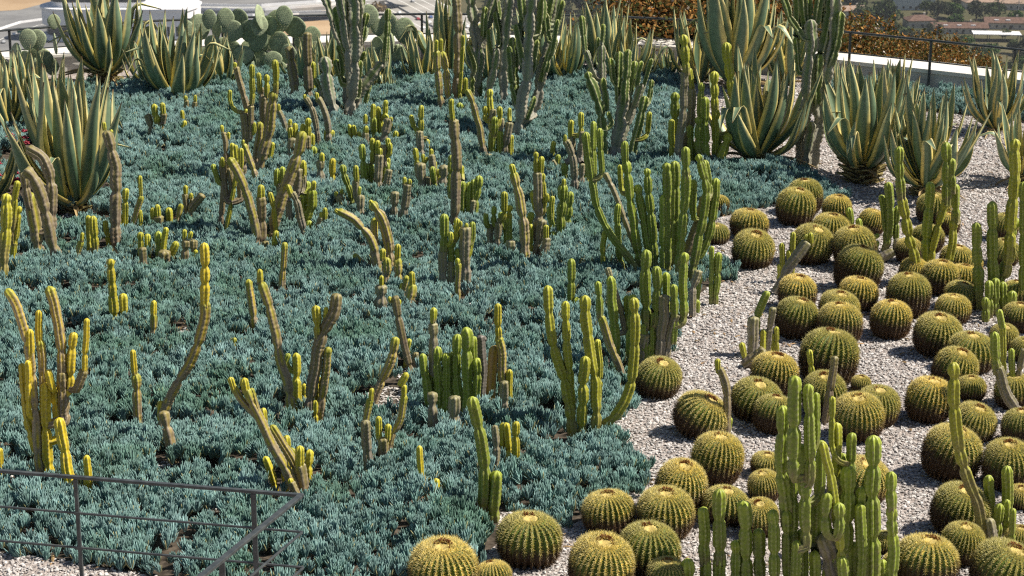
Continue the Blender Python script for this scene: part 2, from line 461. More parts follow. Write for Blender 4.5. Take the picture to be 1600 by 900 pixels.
def chalk_variant(seed):
    rnd = random.Random(seed); V = []; Q = []; T = []; C = []
    for t in range(4):
        a0 = rnd.uniform(0, 6.28); r0 = [0.03, 0.075, 0.085, 0.08][t]
        cx, cy = r0 * math.cos(a0 + t * 2.1), r0 * math.sin(a0 + t * 2.1)
        tz = rnd.uniform(-0.03, 0.03); lean = (cx * 1.2, cy * 1.2)
        tone = rnd.uniform(0.72, 1.28)
        nl = rnd.randint(13, 17)
        for k in range(nl):
            f = k / nl; az = k * 2.4 + rnd.uniform(-.3, .3)
            h0 = tz + 0.065 * f - 0.02
            L = rnd.uniform(0.07, 0.115) * (1.05 - 0.25 * f)
            inc = math.radians(34 - 30 * f + rnd.uniform(-9, 9))
            R = rnd.uniform(0.0050, 0.0075)
            p = Vector((cx, cy, h0)) + Vector((math.cos(az), math.sin(az), 0)) * 0.006
            base = len(V); segs = 4
            dirn = Vector((math.cos(az) * math.sin(inc) + lean[0] * .6, math.sin(az) * math.sin(inc) + lean[1] * .6, math.cos(inc))).normalized()
            old = (k < 3 and rnd.random() < 0.25)
            g = tone * rnd.uniform(0.85, 1.15)
            col = (0.188 * g, 0.318 * g, 0.300 * g) if not old else (0.30 * g, 0.29 * g, 0.15 * g)
            for s in range(segs):
                u = s / (segs - 1); rr = R * [0.65, 1.0, 0.95, 0.35][s]
                x = dirn.cross(Vector((0, 0, 1))).normalized() if abs(dirn.z) < .99 else Vector((1, 0, 0)); y = dirn.cross(x)
                for q in range(4):
                    an = q * math.pi / 2 + .4
                    V.append(tuple(p + x * (rr * math.cos(an)) + y * (rr * math.sin(an)))); C.append(col)
                if s < segs - 1:
                    p = p + dirn * (L / (segs - 1)); dirn = (dirn + Vector((0, 0, 0.22))).normalized()
            for s in range(segs - 1):
                for q in range(4):
                    a = base + s * 4 + q; b_ = base + s * 4 + (q + 1) % 4
                    Q.append((a, b_, b_ + 4, a + 4))
            e = base + (segs - 1) * 4; Q.append((e, e + 1, e + 2, e + 3))
    return mesh_np('chalk_stick_tuft', V, Q, mat=M['chalk'], cols=np.array(C))
CV = [chalk_variant(i) for i in range(10)]
STEM_FEET = []      # filled by the column builder, so leaves stay off the stems
def plant_mats():
    rng = np.random.default_rng(3)
    labels = ['dense blue-grey finger-leaved succulent groundcover filling the left and middle of the garden', 'thin strip of blue-grey succulent groundcover along the far right parapet']
    for mi, mp in enumerate(MATS):
        x0 = min(p[0] for p in mp); x1 = max(p[0] for p in mp); y0 = min(p[1] for p in mp); y1 = max(p[1] for p in mp)
        n = int((x1 - x0) * (y1 - y0) * 100)
        X = rng.uniform(x0, x1, n); Y = rng.uniform(y0, y1, n)
        w = 0.25 * (vnoise(X * 3, Y * 3, 9) - .5); w2 = 0.25 * (vnoise(X * 3, Y * 3, 19) - .5)
        k = inpoly(X + w, Y + w2, mp) & ~bald(X + w * 2, Y + w2 * 2)
        big = vnoise(X * 1.1 + 7, Y * 0.9, 1); mid = vnoise(X * 3.2, Y * 2.6, 2); sml = vnoise(X * 7, Y * 6, 4)
        bil = 1 - np.abs(2 * vnoise(X * 4.2 + 3, Y * 3.4, 6) - 1); bil2 = 1 - np.abs(2 * vnoise(X * 8.5, Y * 7, 8) - 1)
        bil = 1 - bil; bil2 = 1 - bil2; puff = 1 - bil * .0; crease = np.minimum(np.abs(2 * vnoise(X * 3.1 + 3, Y * 2.5, 6) - 1) * 1.6, 1) * .6 + np.minimum(np.abs(2 * vnoise(X * 6.5, Y * 5.2, 8) - 1) * 1.6, 1) * .4
        k &= (mid * .5 + sml * .5) > 0.30
        k &= (crease > .20) | (rng.random(n) < .22)
        hol = vnoise(X * 1.7 + 31, Y * 1.5, 21); k &= (hol > .11) | (rng.random(n) < .3)
        k &= np.abs(X) < 0.2581 * (Y * 1.03 + 2) + 1.2
        FX = np.array(STEM_FEET)
        near = np.zeros(n, dtype=bool)
        for fx, fy, fr in FX: near |= ((X - fx + .04) ** 2 + (Y - fy) ** 2) < fr * fr
        k &= ~near
        X, Y = X[k], Y[k]; big, mid, sml, crease, hol = big[k], mid[k], sml[k], crease[k], hol[k]
        # height falls to the ground at the edges of the mat
        ed = np.full(len(X), 9.0)
        for i in range(len(mp)):
            ax, ay = mp[i]; bx, by = mp[(i + 1) % len(mp)]
            t = np.clip(((X - ax) * (bx - ax) + (Y - ay) * (by - ay)) / ((bx - ax) ** 2 + (by - ay) ** 2 + 1e-9), 0, 1)
            ed = np.minimum(ed, np.hypot(X - ax - t * (bx - ax), Y - ay - t * (by - ay)))
        Z = (0.00 + 0.12 * big * sm(.1, .4, hol) + 0.04 * mid + 0.16 * crease * (.4 + .6 * sm(.12, .45, hol))) * sm(-0.05, 0.45, ed) + 0.015
        layer = rng.random(len(X)); Z = Z * (0.55 + 0.45 * layer ** .5)
        rot = np.stack([rng.normal(0, .16, len(X)), rng.normal(0, .16, len(X)), rng.uniform(0, 6.28, len(X))], 1)
        s = rng.uniform(0.75, 1.3, len(X))
        o = scatter('groundcover', np.stack([X, Y, Z], 1), rot, s, rng.integers(0, len(CV), len(X)), CV)
        tag(o, labels[mi], 'groundcover', kind='stuff')
        print('chalk', len(X))
# loose stones over the gravel
def stone_variant(seed):
    rnd = random.Random(seed); t = (1 + 5 ** .5) / 2
    vs = [(-1,t,0),(1,t,0),(-1,-t,0),(1,-t,0),(0,-1,t),(0,1,t),(0,-1,-t),(0,1,-t),(t,0,-1),(t,0,1),(-t,0,-1),(-t,0,1)]
    fs = [(0,11,5),(0,5,1),(0,1,7),(0,7,10),(0,10,11),(1,5,9),(5,11,4),(11,10,2),(10,7,6),(7,1,8),(3,9,4),(3,4,2),(3,2,6),(3,6,8),(3,8,9),(4,9,5),(2,4,11),(6,2,10),(8,6,7),(9,8,1)]
    sx, sy, sz = rnd.uniform(.9, 1.4), rnd.uniform(.6, 1.0), rnd.uniform(.35, .7)
    V = []
    for v in vs:
        k = rnd.uniform(.72, 1.15) / 1.9
        V.append((v[0] * sx * k, v[1] * sy * k, v[2] * sz * k))
    return mesh_np('stone', V, None, fs, mat=M['stone'], smooth=False)
SV = [stone_variant(50 + i) for i in range(9)]
def lay_stones():
    rng = np.random.default_rng(8)
    n = 555000
    X = rng.uniform(-7, 15, n); Y = rng.uniform(16.8, 41, n)
    keep = rng.random(n) < np.interp(Y, [17, 24, 30, 41], [1, 1, .6, .3])
    keep &= np.abs(X) < 0.2581 * (Y * 1.03 + 2) + 2.6
    inm = np.zeros(n, dtype=bool)
    for mp in MATS: inm |= inpoly(X, Y, mp)
    keep &= (~inm) | (bald(X, Y) & inm) 
    X, Y = X[keep], Y[keep]; m = len(X)
    s = (0.008 + 0.018 * rng.random(m) ** 1.8) * np.interp(Y, [17, 30, 41], [1, 1.25, 1.5])
    o = scatter('gravel', np.stack([X, Y, rng.uniform(0.002, 0.014, m)], 1), np.stack([rng.normal(0, .35, m), rng.normal(0, .35, m), rng.uniform(0, 6.28, m)], 1), s, rng.integers(0, len(SV), m), SV)
    tag(o, 'loose pale pinkish-grey gravel stones covering the ground', 'gravel', kind='stuff')
    print('stones', m)
lay_stones()

# dry leaf litter and twigs, thicker round the plants
def litter():
    rng = np.random.default_rng(12); var = []
    lm = attr_mat('dry_litter', rough=0.9, spec=0.1, nscale=30, inst=0.3)
    for k in range(4):
        L, w_, cv = rng.uniform(.05, .11), rng.uniform(.006, .016), rng.uniform(.005, .02); V = []; Q = []
        for i in range(5):
            f = i / 4; x = (f - .5) * L; ww = w_ * math.sin(math.pi * (.12 + .8 * f)); z = cv * (1 - (2 * f - 1) ** 2) + .003
            V += [(x, -ww, z), (x, ww, z + .003), (x, 0, z + .006)]
        for i in range(4):
            a = i * 3
            Q += [(a, a + 3, a + 5, a + 2), (a + 2, a + 5, a + 4, a + 1), (a, a + 1, a + 4, a + 3)]
        var.append(mesh_np('dry_leaf_scrap', V, Q, None, lm, False, np.tile([[0.34, 0.23, 0.12]], (len(V), 1)) * rng.uniform(.6, 1.2)))
    n = 9000; X = rng.uniform(-6, 13, n); Y = rng.uniform(16.8, 40, n)
    k = (np.abs(X) < 0.2581 * (Y * 1.03 + 2) + .8) & (vnoise(X * .9, Y * .9, 33) + .25 * rng.random(n) > .62)
    X, Y = X[k], Y[k]; m = len(X)
    o_ = scatter('leaf_litter', np.stack([X, Y, rng.uniform(.014, .024, m)], 1), np.stack([rng.normal(0, .2, m), rng.normal(0, .2, m), rng.uniform(0, 6.28, m)], 1), rng.uniform(.5, 1.2, m), rng.integers(0, 4, m), var)
    tag(o_, 'scraps of dry brown leaf litter scattered over gravel and beds', 'litter', kind='stuff')
litter()

# ------------------------------------------------------------------ column cacti
gt_ = 'tall candelabra cacti at the back'
def catmull(P, ds):
    P = np.asarray(P, float)
    if len(P) == 2: P = np.array([P[0], (P[0] + P[1]) / 2, P[1]])
    E = np.vstack([2 * P[0] - P[1], P, 2 * P[-1] - P[-2]])
    out = []
    for i in range(1, len(E) - 2):
        L = np.linalg.norm(E[i + 1] - E[i]); n = max(2, int(L / ds))
        for t in np.linspace(0, 1, n, endpoint=False):
            a, b_, c, d = E[i - 1], E[i], E[i + 1], E[i + 2]
            out.append(0.5 * (2 * b_ + (c - a) * t + (2 * a - 5 * b_ + 4 * c - d) * t * t + (3 * b_ - a - 3 * c + d) * t ** 3))
    out.append(E[-2])
    return np.array(out)
GREEN = np.array((0.190, 0.250, 0.026)); GTIP = np.array((0.35, 0.42, 0.040)); YGR = np.array((0.45, 0.47, 0.038)); GOLD = np.array((0.62, 0.46, 0.020))
BROWN = np.array((0.170, 0.128, 0.090)); TAN = np.array((0.27, 0.205, 0.125)); GREY = np.array((0.200, 0.178, 0.150)); PALE = np.array((0.45, 0.39, 0.28))
CGREY = np.array((0.33, 0.325, 0.275)); DKGR = np.array((0.115, 0.170, 0.045)); CREAM = np.array((0.52, 0.49, 0.28)); ORNG = np.array((0.36, 0.19, 0.03)); DEAD = np.array((0.15, 0.135, 0.12))
def stem_mesh(P, R, style, seed, tone=0.0):
    rnd = np.random.default_rng(seed)
    ds = min(max(0.012, R * 0.22), 0.022)
    C = catmull(P, ds); n = len(C)
    ss = np.linspace(0, len(C) * ds, len(C)); wa = R * (.14 if style in 'gyhG' else .15) * np.minimum(ss / .25, 1)
    C[:, 0] += wa * (vnoise(ss * 5.5, ss * 0 + seed, 3) - .5) * 2; C[:, 1] += wa * (vnoise(ss * 5.5, ss * 0 + seed, 7) - .5) * 2
    seg = np.linalg.norm(np.diff(C, axis=0), axis=1); s = np.concatenate([[0], np.cumsum(seg)]); L = s[-1]
    nr = {'K': 4, 'G': 4}.get(style, int(rnd.integers(5, 8)))
    dep = {'K': 0.50, 'G': 0.55, 'b': .22, 't': .26, 'k': .22, 'd': .3, 'o': .25}.get(style, 0.34)
    pr = 8 if style in 'KG' else 5
    m = nr * pr
    # radius along the stem: joints, slow swell, domed tip
    rad = np.full(n, R) * (1 + 0.05 * np.sin(s / max(L, .01) * 5 + rnd.uniform(0, 6)))
    rad *= 0.88 + 0.12 * sm(0, min(0.25, L * .4) + 1e-6, s)
    cut = []
    if style in 'gyGh' and L > 0.22:
        x = rnd.uniform(.14, .34) if style != 'G' else rnd.uniform(.3, .6)
        while x < L - 0.1:
            cut.append(x); x += rnd.uniform(0.18, 0.5)
    elif style in 'tbkK' and L > .4:
        x = rnd.uniform(.25, .5)
        while x < L - .12: cut.append(x); x += rnd.uniform(.35, .8)
    for x in cut: rad *= 1 - rnd.uniform(.18, .42) * np.exp(-((s - x) / (0.5 * R + .004)) ** 2)
    blunt = {'b': .45, 'k': .4, 'd': .3}.get(style, 1.0) * R * 1.1
    blunt = min(blunt, L * .45)
    t = np.clip((L - s) / blunt, 0, 1); dome = np.sqrt(np.clip(1 - (1 - t) ** 2, 0, 1))
    rad *= np.maximum(dome, 0.10)
    # frames
    T = np.gradient(C, axis=0); T /= np.linalg.norm(T, axis=1)[:, None] + 1e-9
    U = np.zeros_like(C); u = np.cross(T[0], (0, 1, 0.01)); u /= np.linalg.norm(u)
    for i in range(n):
        u = u - T[i] * np.dot(u, T[i]); u /= np.linalg.norm(u); U[i] = u
    Wv = np.cross(T, U)
    ph = np.arange(m) / m * 2 * np.pi; a0 = rnd.uniform(0, 6.28)
    crest = (0.5 + 0.5 * np.cos(ph * nr)) ** (0.85 if style not in 'KG' else 1.5)
    sp = max(0.034, 3.6 * ds) if style not in 'KG' else max(.06, 4 * ds)
    wob = np.cos(2 * np.pi * s / sp)
    amp = 0.042 if style not in 'KG' else 0.075
    rr = rad[:, None] * ((1 - dep) + dep * crest[None, :] + amp * crest[None, :] ** 2 * wob[:, None])
    if style in 'btkd': rr = rr * (1 + 0.06 * rnd.standard_normal((n, 1)) * .5 + 0.05 * (vnoise(s[:, None] * 22 + np.zeros((1, m)), np.zeros((n, 1)) + (np.arange(m) // pr)[None, :] * 3.7, seed % 97) - .5))
    A = ph + a0
    V = C[:, None, :] + rr[:, :, None] * (np.cos(A)[None, :, None] * U[:, None, :] + np.sin(A)[None, :, None] * Wv[:, None, :])
    V = V.reshape(-1, 3)
    i = np.arange(n - 1)[:, None] * m; k = np.arange(m)[None, :]; k2 = (k + 1) % m
    Q = np.stack([i + k, i + k2, i + m + k2, i + m + k], -1).reshape(-1, 4)
    V = np.vstack([V, C[-1] + T[-1] * rad[-1] * .3]); top = len(V) - 1
    kk = np.arange(m); Tt = np.stack([(n - 1) * m + kk, (n - 1) * m + (kk + 1) % m, np.full(m, top)], -1)
    # own colour of the skin: age along the stem, cork, pale felt on the ribs
    sn = (s / L)[:, None]; cr = crest[None, :] ** 1.5 + np.zeros((n, 1))
    nz = vnoise(s[:, None] * 14 + np.zeros((1, m)), (np.arange(m) // pr)[None, :] * 2.3 + np.zeros((n, 1)) + seed % 31, seed % 53)
    nzf = vnoise(s[:, None] * 45 + np.zeros((1, m)), np.arange(m)[None, :] * .9 + np.zeros((n, 1)), seed % 71)
    are = (0.5 + 0.5 * wob[:, None]) ** 3 * crest[None, :] ** 4
    def mix(a, b_, f): return a + (b_ - a) * np.clip(f, 0, 1)[..., None]
    one = np.ones((n, m, 1)); jit = rnd.uniform(.88, 1.12)
    young = sm(-0.16, -0.01, s - L)[:, None] + 0 * cr
    if style in 'gyh':
        base = GREEN * (1 - .0) if style == 'g' else YGR * .72
        base = base + (GOLD - base) * (tone * (0.9 if style != 'g' else .5))
        tip = GTIP if style == 'g' else YGR + (GOLD * 1.05 - YGR) * tone * .7
        c = mix(base * one, tip, young * .75)
        c = mix(c, CREAM * .95, are * .5 + cr * .08)
        cork = sm(.25 * L if style == 'h' else .05, 0, s)[:, None] * (nz > .35) + (0.45 * (nzf > .8) * (1 - young))
        if style in 'gy' and L > .35 and tone < .5: cork = np.clip(cork + sm(.30, .10, sn + (nz - .5) * .3) * (.35 + .65 * nz), 0, 1)
        if style == 'h': cork = np.clip(sm(.62, .40, sn + (nz - .5) * .35) * (.5 + .6 * nz), 0, 1)
        c = mix(c, TAN * .85, cork * .8)
    elif style in 'tbko':
        bk = {'t': TAN, 'b': BROWN, 'k': GREY, 'o': ORNG}[style]
        c = mix(bk * one, bk * .6, (nz - .45) * 1.2)
        c = mix(c, PALE * .9, cr * (.25 + .3 * nzf))
        yel = (.78 if style == 't' else .25) * np.clip(1 - cr * 1.3, 0, 1) * sm(.3, .6, nz * .6 + sn * .5)
        c = mix(c, YGR * .8 + (GOLD - YGR * .8) * max(tone, .35), yel)
        c = mix(c, YGR * .75, young * (.8 if style == 't' else .15))
    elif style == 'd':
        c = mix(DEAD * one, GREY, nzf * .6)
    elif style == 'K':
        c = mix(CGREY * one, CGREY * .62, (nz - .4) * 1.1)
        c = mix(c, PALE * .85, cr * .5 + are * .2)
        c = mix(c, DKGR * 1.5, np.clip(1 - cr * 1.5, 0, 1) * sm(.15, .8, sn) * .8)
    else:  # G
        c = mix(DKGR * one, GREEN * 1.15, young * .8 + (nz - .5) * .7)
        c = mix(c, CREAM, np.clip(crest[None, :] ** 6 * .75 + are * .4, 0, 1))
        c = mix(c, CGREY, sm(.3, 0, sn) * .6 * (nz > .4))
    c = c.reshape(-1, 3) * jit
    c = np.vstack([c, c[-1]])
    return V, Q, Tt, c
NST = [0]
def clump(label, data, tone=0.0, group='column cacti in the groundcover', name='column_cactus', cat='cactus', ground=None, wm=1.0):
    stems = [t.split() for t in data.replace('\n', ' ').split(';') if t.strip()]
    parsed = []
    for t in stems:
        sub = t[0].startswith('+'); st = t[0].lstrip('+')
        parsed.append((sub, st[0], float(st[1:]) * wm, [tuple(float(v) for v in q.split(',')) for q in t[1:]]))
    # foot of the thing: mean of its root stems
    feet = []
    for sub, st, w, pts in parsed:
        if sub: continue
        g0 = G(*pts[0]); z0 = 0.13 if in_mat(g0) else 0.02
        feet.append(G(pts[0][0], pts[0][1], z0))
    lowest = min(f.y for f in feet); high = max(f.y for f in feet)
    if ground is not None: lowest = high = G(ground[0], ground[1], .1).y
    O = Vector((sum(f.x for f in feet) / len(feet), (lowest * .6 + high * .4) if ground is None else lowest, 0))
    root = empty(name, O); tag(root, label, cat, group)
    rnd = random.Random(hash(label) & 0xffff if False else sum(ord(ch) for ch in label))
    last = None; fi = 0; so_ = None; built = []
    # low-footed stems first, then those that branch off in the air
    order = []; grp = []
    for it in parsed:
        if it[0]: order[-1][1].append(it)
        else:
            f = feet[fi]; fi += 1; order.append((f, [it]))
    def airborne(f, it):
        Y0 = min(f.y, lowest + 0.55) if ground is None else lowest
        return atY(it[3][0][0], it[3][0][1], Y0).z
    order.sort(key=lambda q: airborne(q[0], q[1][0]) > .5)
    for sub, st, w, pts, f in [(a[0], a[1], a[2], a[3], q[0]) for q in order for a in q[1]]:
        NST[0] += 1; seed = NST[0] * 13 + 5
        if not sub:
            # a stem whose visible foot is well above the others grows out of the thing itself, not farther away
            Y0 = min(f.y, lowest + 0.55) if ground is None else lowest + rnd.uniform(-.12, .25)
            lean = rnd.uniform(-.10, .12)
            P = [atY(x, y, Y0) for x, y in pts]
            P = [atY(x, y, Y0 + lean * max(p.z, 0)) for (x, y), p in zip(pts, P)]
            d = (P[1] - P[0]).normalized()
            branch = False
            if P[0].z > 0.5 and built:
                c0 = np.array(P[0]); cand = np.array(built)
                dd = np.linalg.norm((cand - c0) * np.array((1, 1, .8)), axis=1) + np.where(cand[:, 2] > c0[2] + .02, 9, 0) + np.where(cand[:, 2] > c0[2] - .05, .15, 0)
                j = int(dd.argmin())
                hx = math.hypot(cand[j][0] - c0[0], cand[j][1] - c0[1])
                if dd[j] < (1.1 if group == gt_ else .7) and hx < (.9 if group == gt_ else .22):
                    branch = True; tgt = Vector(cand[j])
                    mid_ = P[0].lerp(tgt, .55); mid_.z = P[0].z - (P[0].z - tgt.z) * .8; mid_.x = P[0].x + (tgt.x - P[0].x) * .35
                    if dd[j] > .12: P.insert(0, mid_)
                    P.insert(0, tgt)
            if P[0].z > 0.02 and not branch:
                # carry the foot down into the bed
                k = max(d.z, .45); fall = P[0].z + 0.03
                tgt = Vector((P[0].x - d.x / k * fall * .5, P[0].y, -0.03))
                tgt.x += (O.x - tgt.x) * min(.5, max(0, (P[0].z - .3) * .5))
                if fall > .5: P.insert(0, P[0].lerp(tgt, .5))
                P.insert(0, tgt)
        else:
            lp, ly = last
            q = min(range(len(lp)), key=lambda i: (lp[i][0] - pts[0][0]) ** 2 + (lp[i][1] - pts[0][1]) ** 2)
            Y0 = ly[q]; P = [atY(x, y, Y0 - 0.004) for x, y in pts]
            d = (P[1] - P[0]).normalized(); P.insert(0, P[0] - d * (0.6 * w * mpp(P[0])))
        built += [tuple(q_) for q_ in catmull([tuple(p) for p in P], .08)]
        if not sub and not branch: STEM_FEET.append((P[0].x, P[0].y, 0.085 + w * .5 * mpp(P[-1])))
        R = w * 0.5 * mpp(P[-1]) * 1.2
        V, Q, T, c = stem_mesh([tuple(p - O) for p in P], R, st, seed, tone)
        me = mesh_np('stem', V, Q, T, M['skin'], True, c)
        if not sub:
            so_ = link('branch' if branch else 'stem', me, root); last = (pts, [p.y for p in P[-len(pts):]])
        else:
            link('offshoot', me, so_)
    return root

# ------------------------------------------------------------------ golden barrel cacti
def barrel_meshes(seed, nr, hgt, brown, deadring):
    rnd = np.random.default_rng(seed)
    m = nr * 4; nt = 30
    t = np.linspace(-0.42 * np.pi, 0.5 * np.pi, nt)
    prof_r = np.abs(np.cos(t)) ** 0.66; prof_z = np.sign(np.sin(t)) * np.abs(np.sin(t)) ** 0.92
    zc = 0.5 * hgt; b_ = 0.5 * hgt
    r = 0.487 * prof_r; z = zc + b_ * prof_z
    z = z - 0.05 * np.exp(-(r / 0.10) ** 2)                       # dimple at the crown
    ph = np.arange(m) / m * 2 * np.pi
    cr = (0.5 + 0.5 * np.cos(ph * nr)) ** .8
    dep = 0.17 * sm(0.02, 0.3, r)
    rr = r[:, None] * (1 - dep[:, None] * (1 - cr[None, :]))
    ecc = 1 + 0.04 * np.cos(ph + rnd.uniform(0, 6)) + 0.03 * np.cos(2 * ph + rnd.uniform(0, 6))
    X = rr * np.cos(ph) * ecc; Y = rr * np.sin(ph) * ecc; Z = np.repeat(z[:, None], m, 1)
    V = np.stack([X, Y, Z], -1).reshape(-1, 3)
    i = np.arange(nt - 1)[:, None] * m; k = np.arange(m)[None, :]; k2 = (k + 1) % m
    Q = np.stack([i + k, i + k2, i + m + k2, i + m + k], -1).reshape(-1, 4)
    zn = (z / hgt)[:, None] + 0.05 * rnd.standard_normal((1, m))
    f = sm(brown + .15, brown - .12, zn)[..., None]
    gcol = np.array((0.105, 0.160, 0.026)); bcol = np.array((0.060, 0.036, 0.020))
    c = gcol * (1 - f) + bcol * f
    body = mesh_np('body', V, Q, None, M['barrel_skin'], True, c.reshape(-1, 3))
    # spines, clustered on the rib crests
    SV_, ST_, SC_ = [], [], []
    tt = np.linspace(-0.36 * np.pi, 0.47 * np.pi, 28)
    for rib in range(nr):
        a = rib / nr * 2 * np.pi
        e = np.interp(a, ph, ecc)
        for j, q in enumerate(tt):
            q = q + rnd.uniform(-.02, .02)
            pr_ = 0.487 * abs(math.cos(q)) ** .66 * e; pz = zc + b_ * np.sign(math.sin(q)) * abs(math.sin(q)) ** .92
            if pr_ < 0.11: continue
            P = np.array((pr_ * math.cos(a), pr_ * math.sin(a), pz))
            nrm = np.array((math.cos(q) * math.cos(a), math.cos(q) * math.sin(a), math.sin(q) * 1.1)); nrm /= np.linalg.norm(nrm)
            tan = np.array((-math.sin(a), math.cos(a), 0)); bt = np.cross(nrm, tan)
            rel = pz / hgt + rnd.normal(0, .05)
            old = float(sm(brown + .20, brown - .14, np.array([rel]))[0])
            ns = 9
            for s_ in range(ns):
                an = s_ / ns * 2 * np.pi + rnd.uniform(-.3, .3)
                sp_ = rnd.uniform(.9, 1.5) if s_ < ns - 1 else 0.15
                d = nrm * 1.15 + (tan * math.cos(an) * .74 + bt * math.sin(an)) * sp_
                if old > .5: d = d + np.array((0, 0, -.55))
                d /= np.linalg.norm(d)
                Ls = rnd.uniform(.048, .090) * (1.15 if s_ == ns - 1 else 1)
                w = 0.0055
                x = np.cross(d, nrm + .3 * tan); x /= np.linalg.norm(x) + 1e-9; y = np.cross(d, x)
                n0 = len(SV_)
                for kq in range(3):
                    ag = kq * 2.094
                    SV_.append(P + (x * math.cos(ag) + y * math.sin(ag)) * w)
                SV_.append(P + d * Ls)
                ST_ += [(n0, n0 + 1, n0 + 3), (n0 + 1, n0 + 2, n0 + 3), (n0 + 2, n0, n0 + 3)]
                fresh = np.array((0.92, 0.83, 0.40)) if rel > .72 else np.array((0.86, 0.74, 0.27))
                dead = np.array((0.135, 0.072, 0.034)) if rnd.random() < .65 else np.array((0.29, 0.19, 0.10))
                cc = fresh * (1 - old) + dead * old
                cc = cc * rnd.uniform(.8, 1.15)
                SC_ += [cc] * 4
    for q_ in range(420):                                          # pale felt-like spines round the crown
        a = rnd.uniform(0, 6.2832); r_ = rnd.uniform(.06, .20); zz = hgt - .05 * math.exp(-(r_ / .1) ** 2) - .5 * r_ * r_
        P = np.array((r_ * math.cos(a), r_ * math.sin(a), zz)); d = np.array((math.cos(a) * .7 + rnd.normal(0, .4), math.sin(a) * .7 + rnd.normal(0, .4), .8)); d /= np.linalg.norm(d)
        x = np.cross(d, (.3, .5, .8)); x /= np.linalg.norm(x); y = np.cross(d, x); n0 = len(SV_)
        for kq in range(3): SV_.append(P + (x * math.cos(kq * 2.094) + y * math.sin(kq * 2.094)) * .005)
        SV_.append(P + d * rnd.uniform(.03, .06)); ST_ += [(n0, n0 + 1, n0 + 3), (n0 + 1, n0 + 2, n0 + 3), (n0 + 2, n0, n0 + 3)]
        SC_ += [np.array((0.88, 0.78, 0.40)) * rnd.uniform(.75, 1.05)] * 4
    spines = mesh_np('spines', np.array(SV_), None, np.array(ST_), M['spine'], False, np.array(SC_))
    # woolly crown and dry flower remains round it
    nw, rw = 36, 0.125
    WV = []; WQ = []
    for j, (q, hh) in enumerate(((1.0, -.012), (.92, .012), (.6, .014), (.25, .0), (.02, -.004))):
        for k_ in range(nw):
            an = k_ / nw * 6.2832; r_ = rw * q * (1 + rnd.uniform(-.14, .14) * (q > .5))
            rb = r_; zz = hgt * 1.0 - .05 * math.exp(-(rb / .1) ** 2) - 0.32 * rb * rb * 4 * .5 + hh + .016 + rnd.uniform(-.003, .003)
            WV.append((r_ * math.cos(an), r_ * math.sin(an), zz))
    for j in range(4):
        for k_ in range(nw):
            a = j * nw + k_; c_ = j * nw + (k_ + 1) % nw; WQ.append((a, c_, c_ + nw, a + nw))
    wool = mesh_np('woolly_crown', WV, WQ, None, M['wool'], True)
    BV = []; BT = []
    a_c = 2.0 + rnd.uniform(-.5, .5)
    for k_ in range(int(95 * deadring)):
        an = a_c - .4 + rnd.normal(0, .5); r_ = rw * rnd.uniform(.8, 1.1)
        zz = hgt - .05 * math.exp(-(r_ / .1) ** 2) - .64 * r_ * r_
        P = np.array((r_ * math.cos(an), r_ * math.sin(an), zz)); d = np.array((math.cos(an) * .3 + rnd.normal(0, .25), math.sin(an) * .3 + rnd.normal(0, .25), 1)); d /= np.linalg.norm(d)
        hh = rnd.uniform(.045, .085); w = .010; n0 = len(BV)
        for kq in range(4): BV.append(P + np.array((math.cos(kq * 1.571) * w, math.sin(kq * 1.571) * w, 0)))
        for kq in range(4): BV.append(P + d * hh + np.array((math.cos(kq * 1.571 + .5) * w * .8, math.sin(kq * 1.571 + .5) * w * .8, 0)))
        for kq in range(4): BT.append((n0 + kq, n0 + (kq + 1) % 4, n0 + 4 + (kq + 1) % 4, n0 + 4 + kq))
        BT.append((n0 + 4, n0 + 5, n0 + 6, n0 + 7))
    bloom = mesh_np('dry_flower_ring', np.array(BV), np.array(BT), None, M['dry_bloom'], False) if BV else None
    return body, spines, wool, bloom
BVAR = [barrel_meshes(1, 29, .88, .56, 1.2), barrel_meshes(2, 27, .82, .50, .4), barrel_meshes(3, 31, .98, .62, .8), barrel_meshes(4, 30, .80, .52, 1.5), barrel_meshes(5, 30, .88, .48, .25), barrel_meshes(6, 28, .92, .60, .7)]
def barrel(px, py, w, label, i):
    rnd = random.Random(int(px * 7 + py * 3))
    D = w * mpp(G(px, py)); 
    for _ in range(3):
        P = G(px, py, 0.43 * D); D = w * 1.02 * mpp(P)
    P.z = 0
    root = empty('barrel_cactus', P); tag(root, label, 'cactus', 'golden barrel cacti on the gravel')
    var = BVAR[i % len(BVAR)] if w < 100 else BVAR[3]
    rx, ry, rz = rnd.gauss(.10, .10), rnd.gauss(.10, .12), rnd.uniform(0, 6.28)
    if w > 30: rz = rnd.uniform(-.6, .6)
    sz = rnd.uniform(.88, 1.10); sq = rnd.uniform(.94, 1.05)
    for nm, me in zip(('body', 'spines', 'woolly_crown', 'dry_flower_ring'), var):
        if me is None: continue
        o_ = link(nm, me, root); o_.scale = (D, D * sq, D * sz)
        mat = Matrix.Rotation(ry, 4, 'Y') @ Matrix.Rotation(rx, 4, 'X') @ Matrix.Rotation(rz, 4, 'Z')
        o_.rotation_euler = mat.to_euler(); o_.location = (0, 0, -0.02 * D)
        if nm in ('spines', 'dry_flower_ring'): o_['kind'] = 'stuff'
    return root

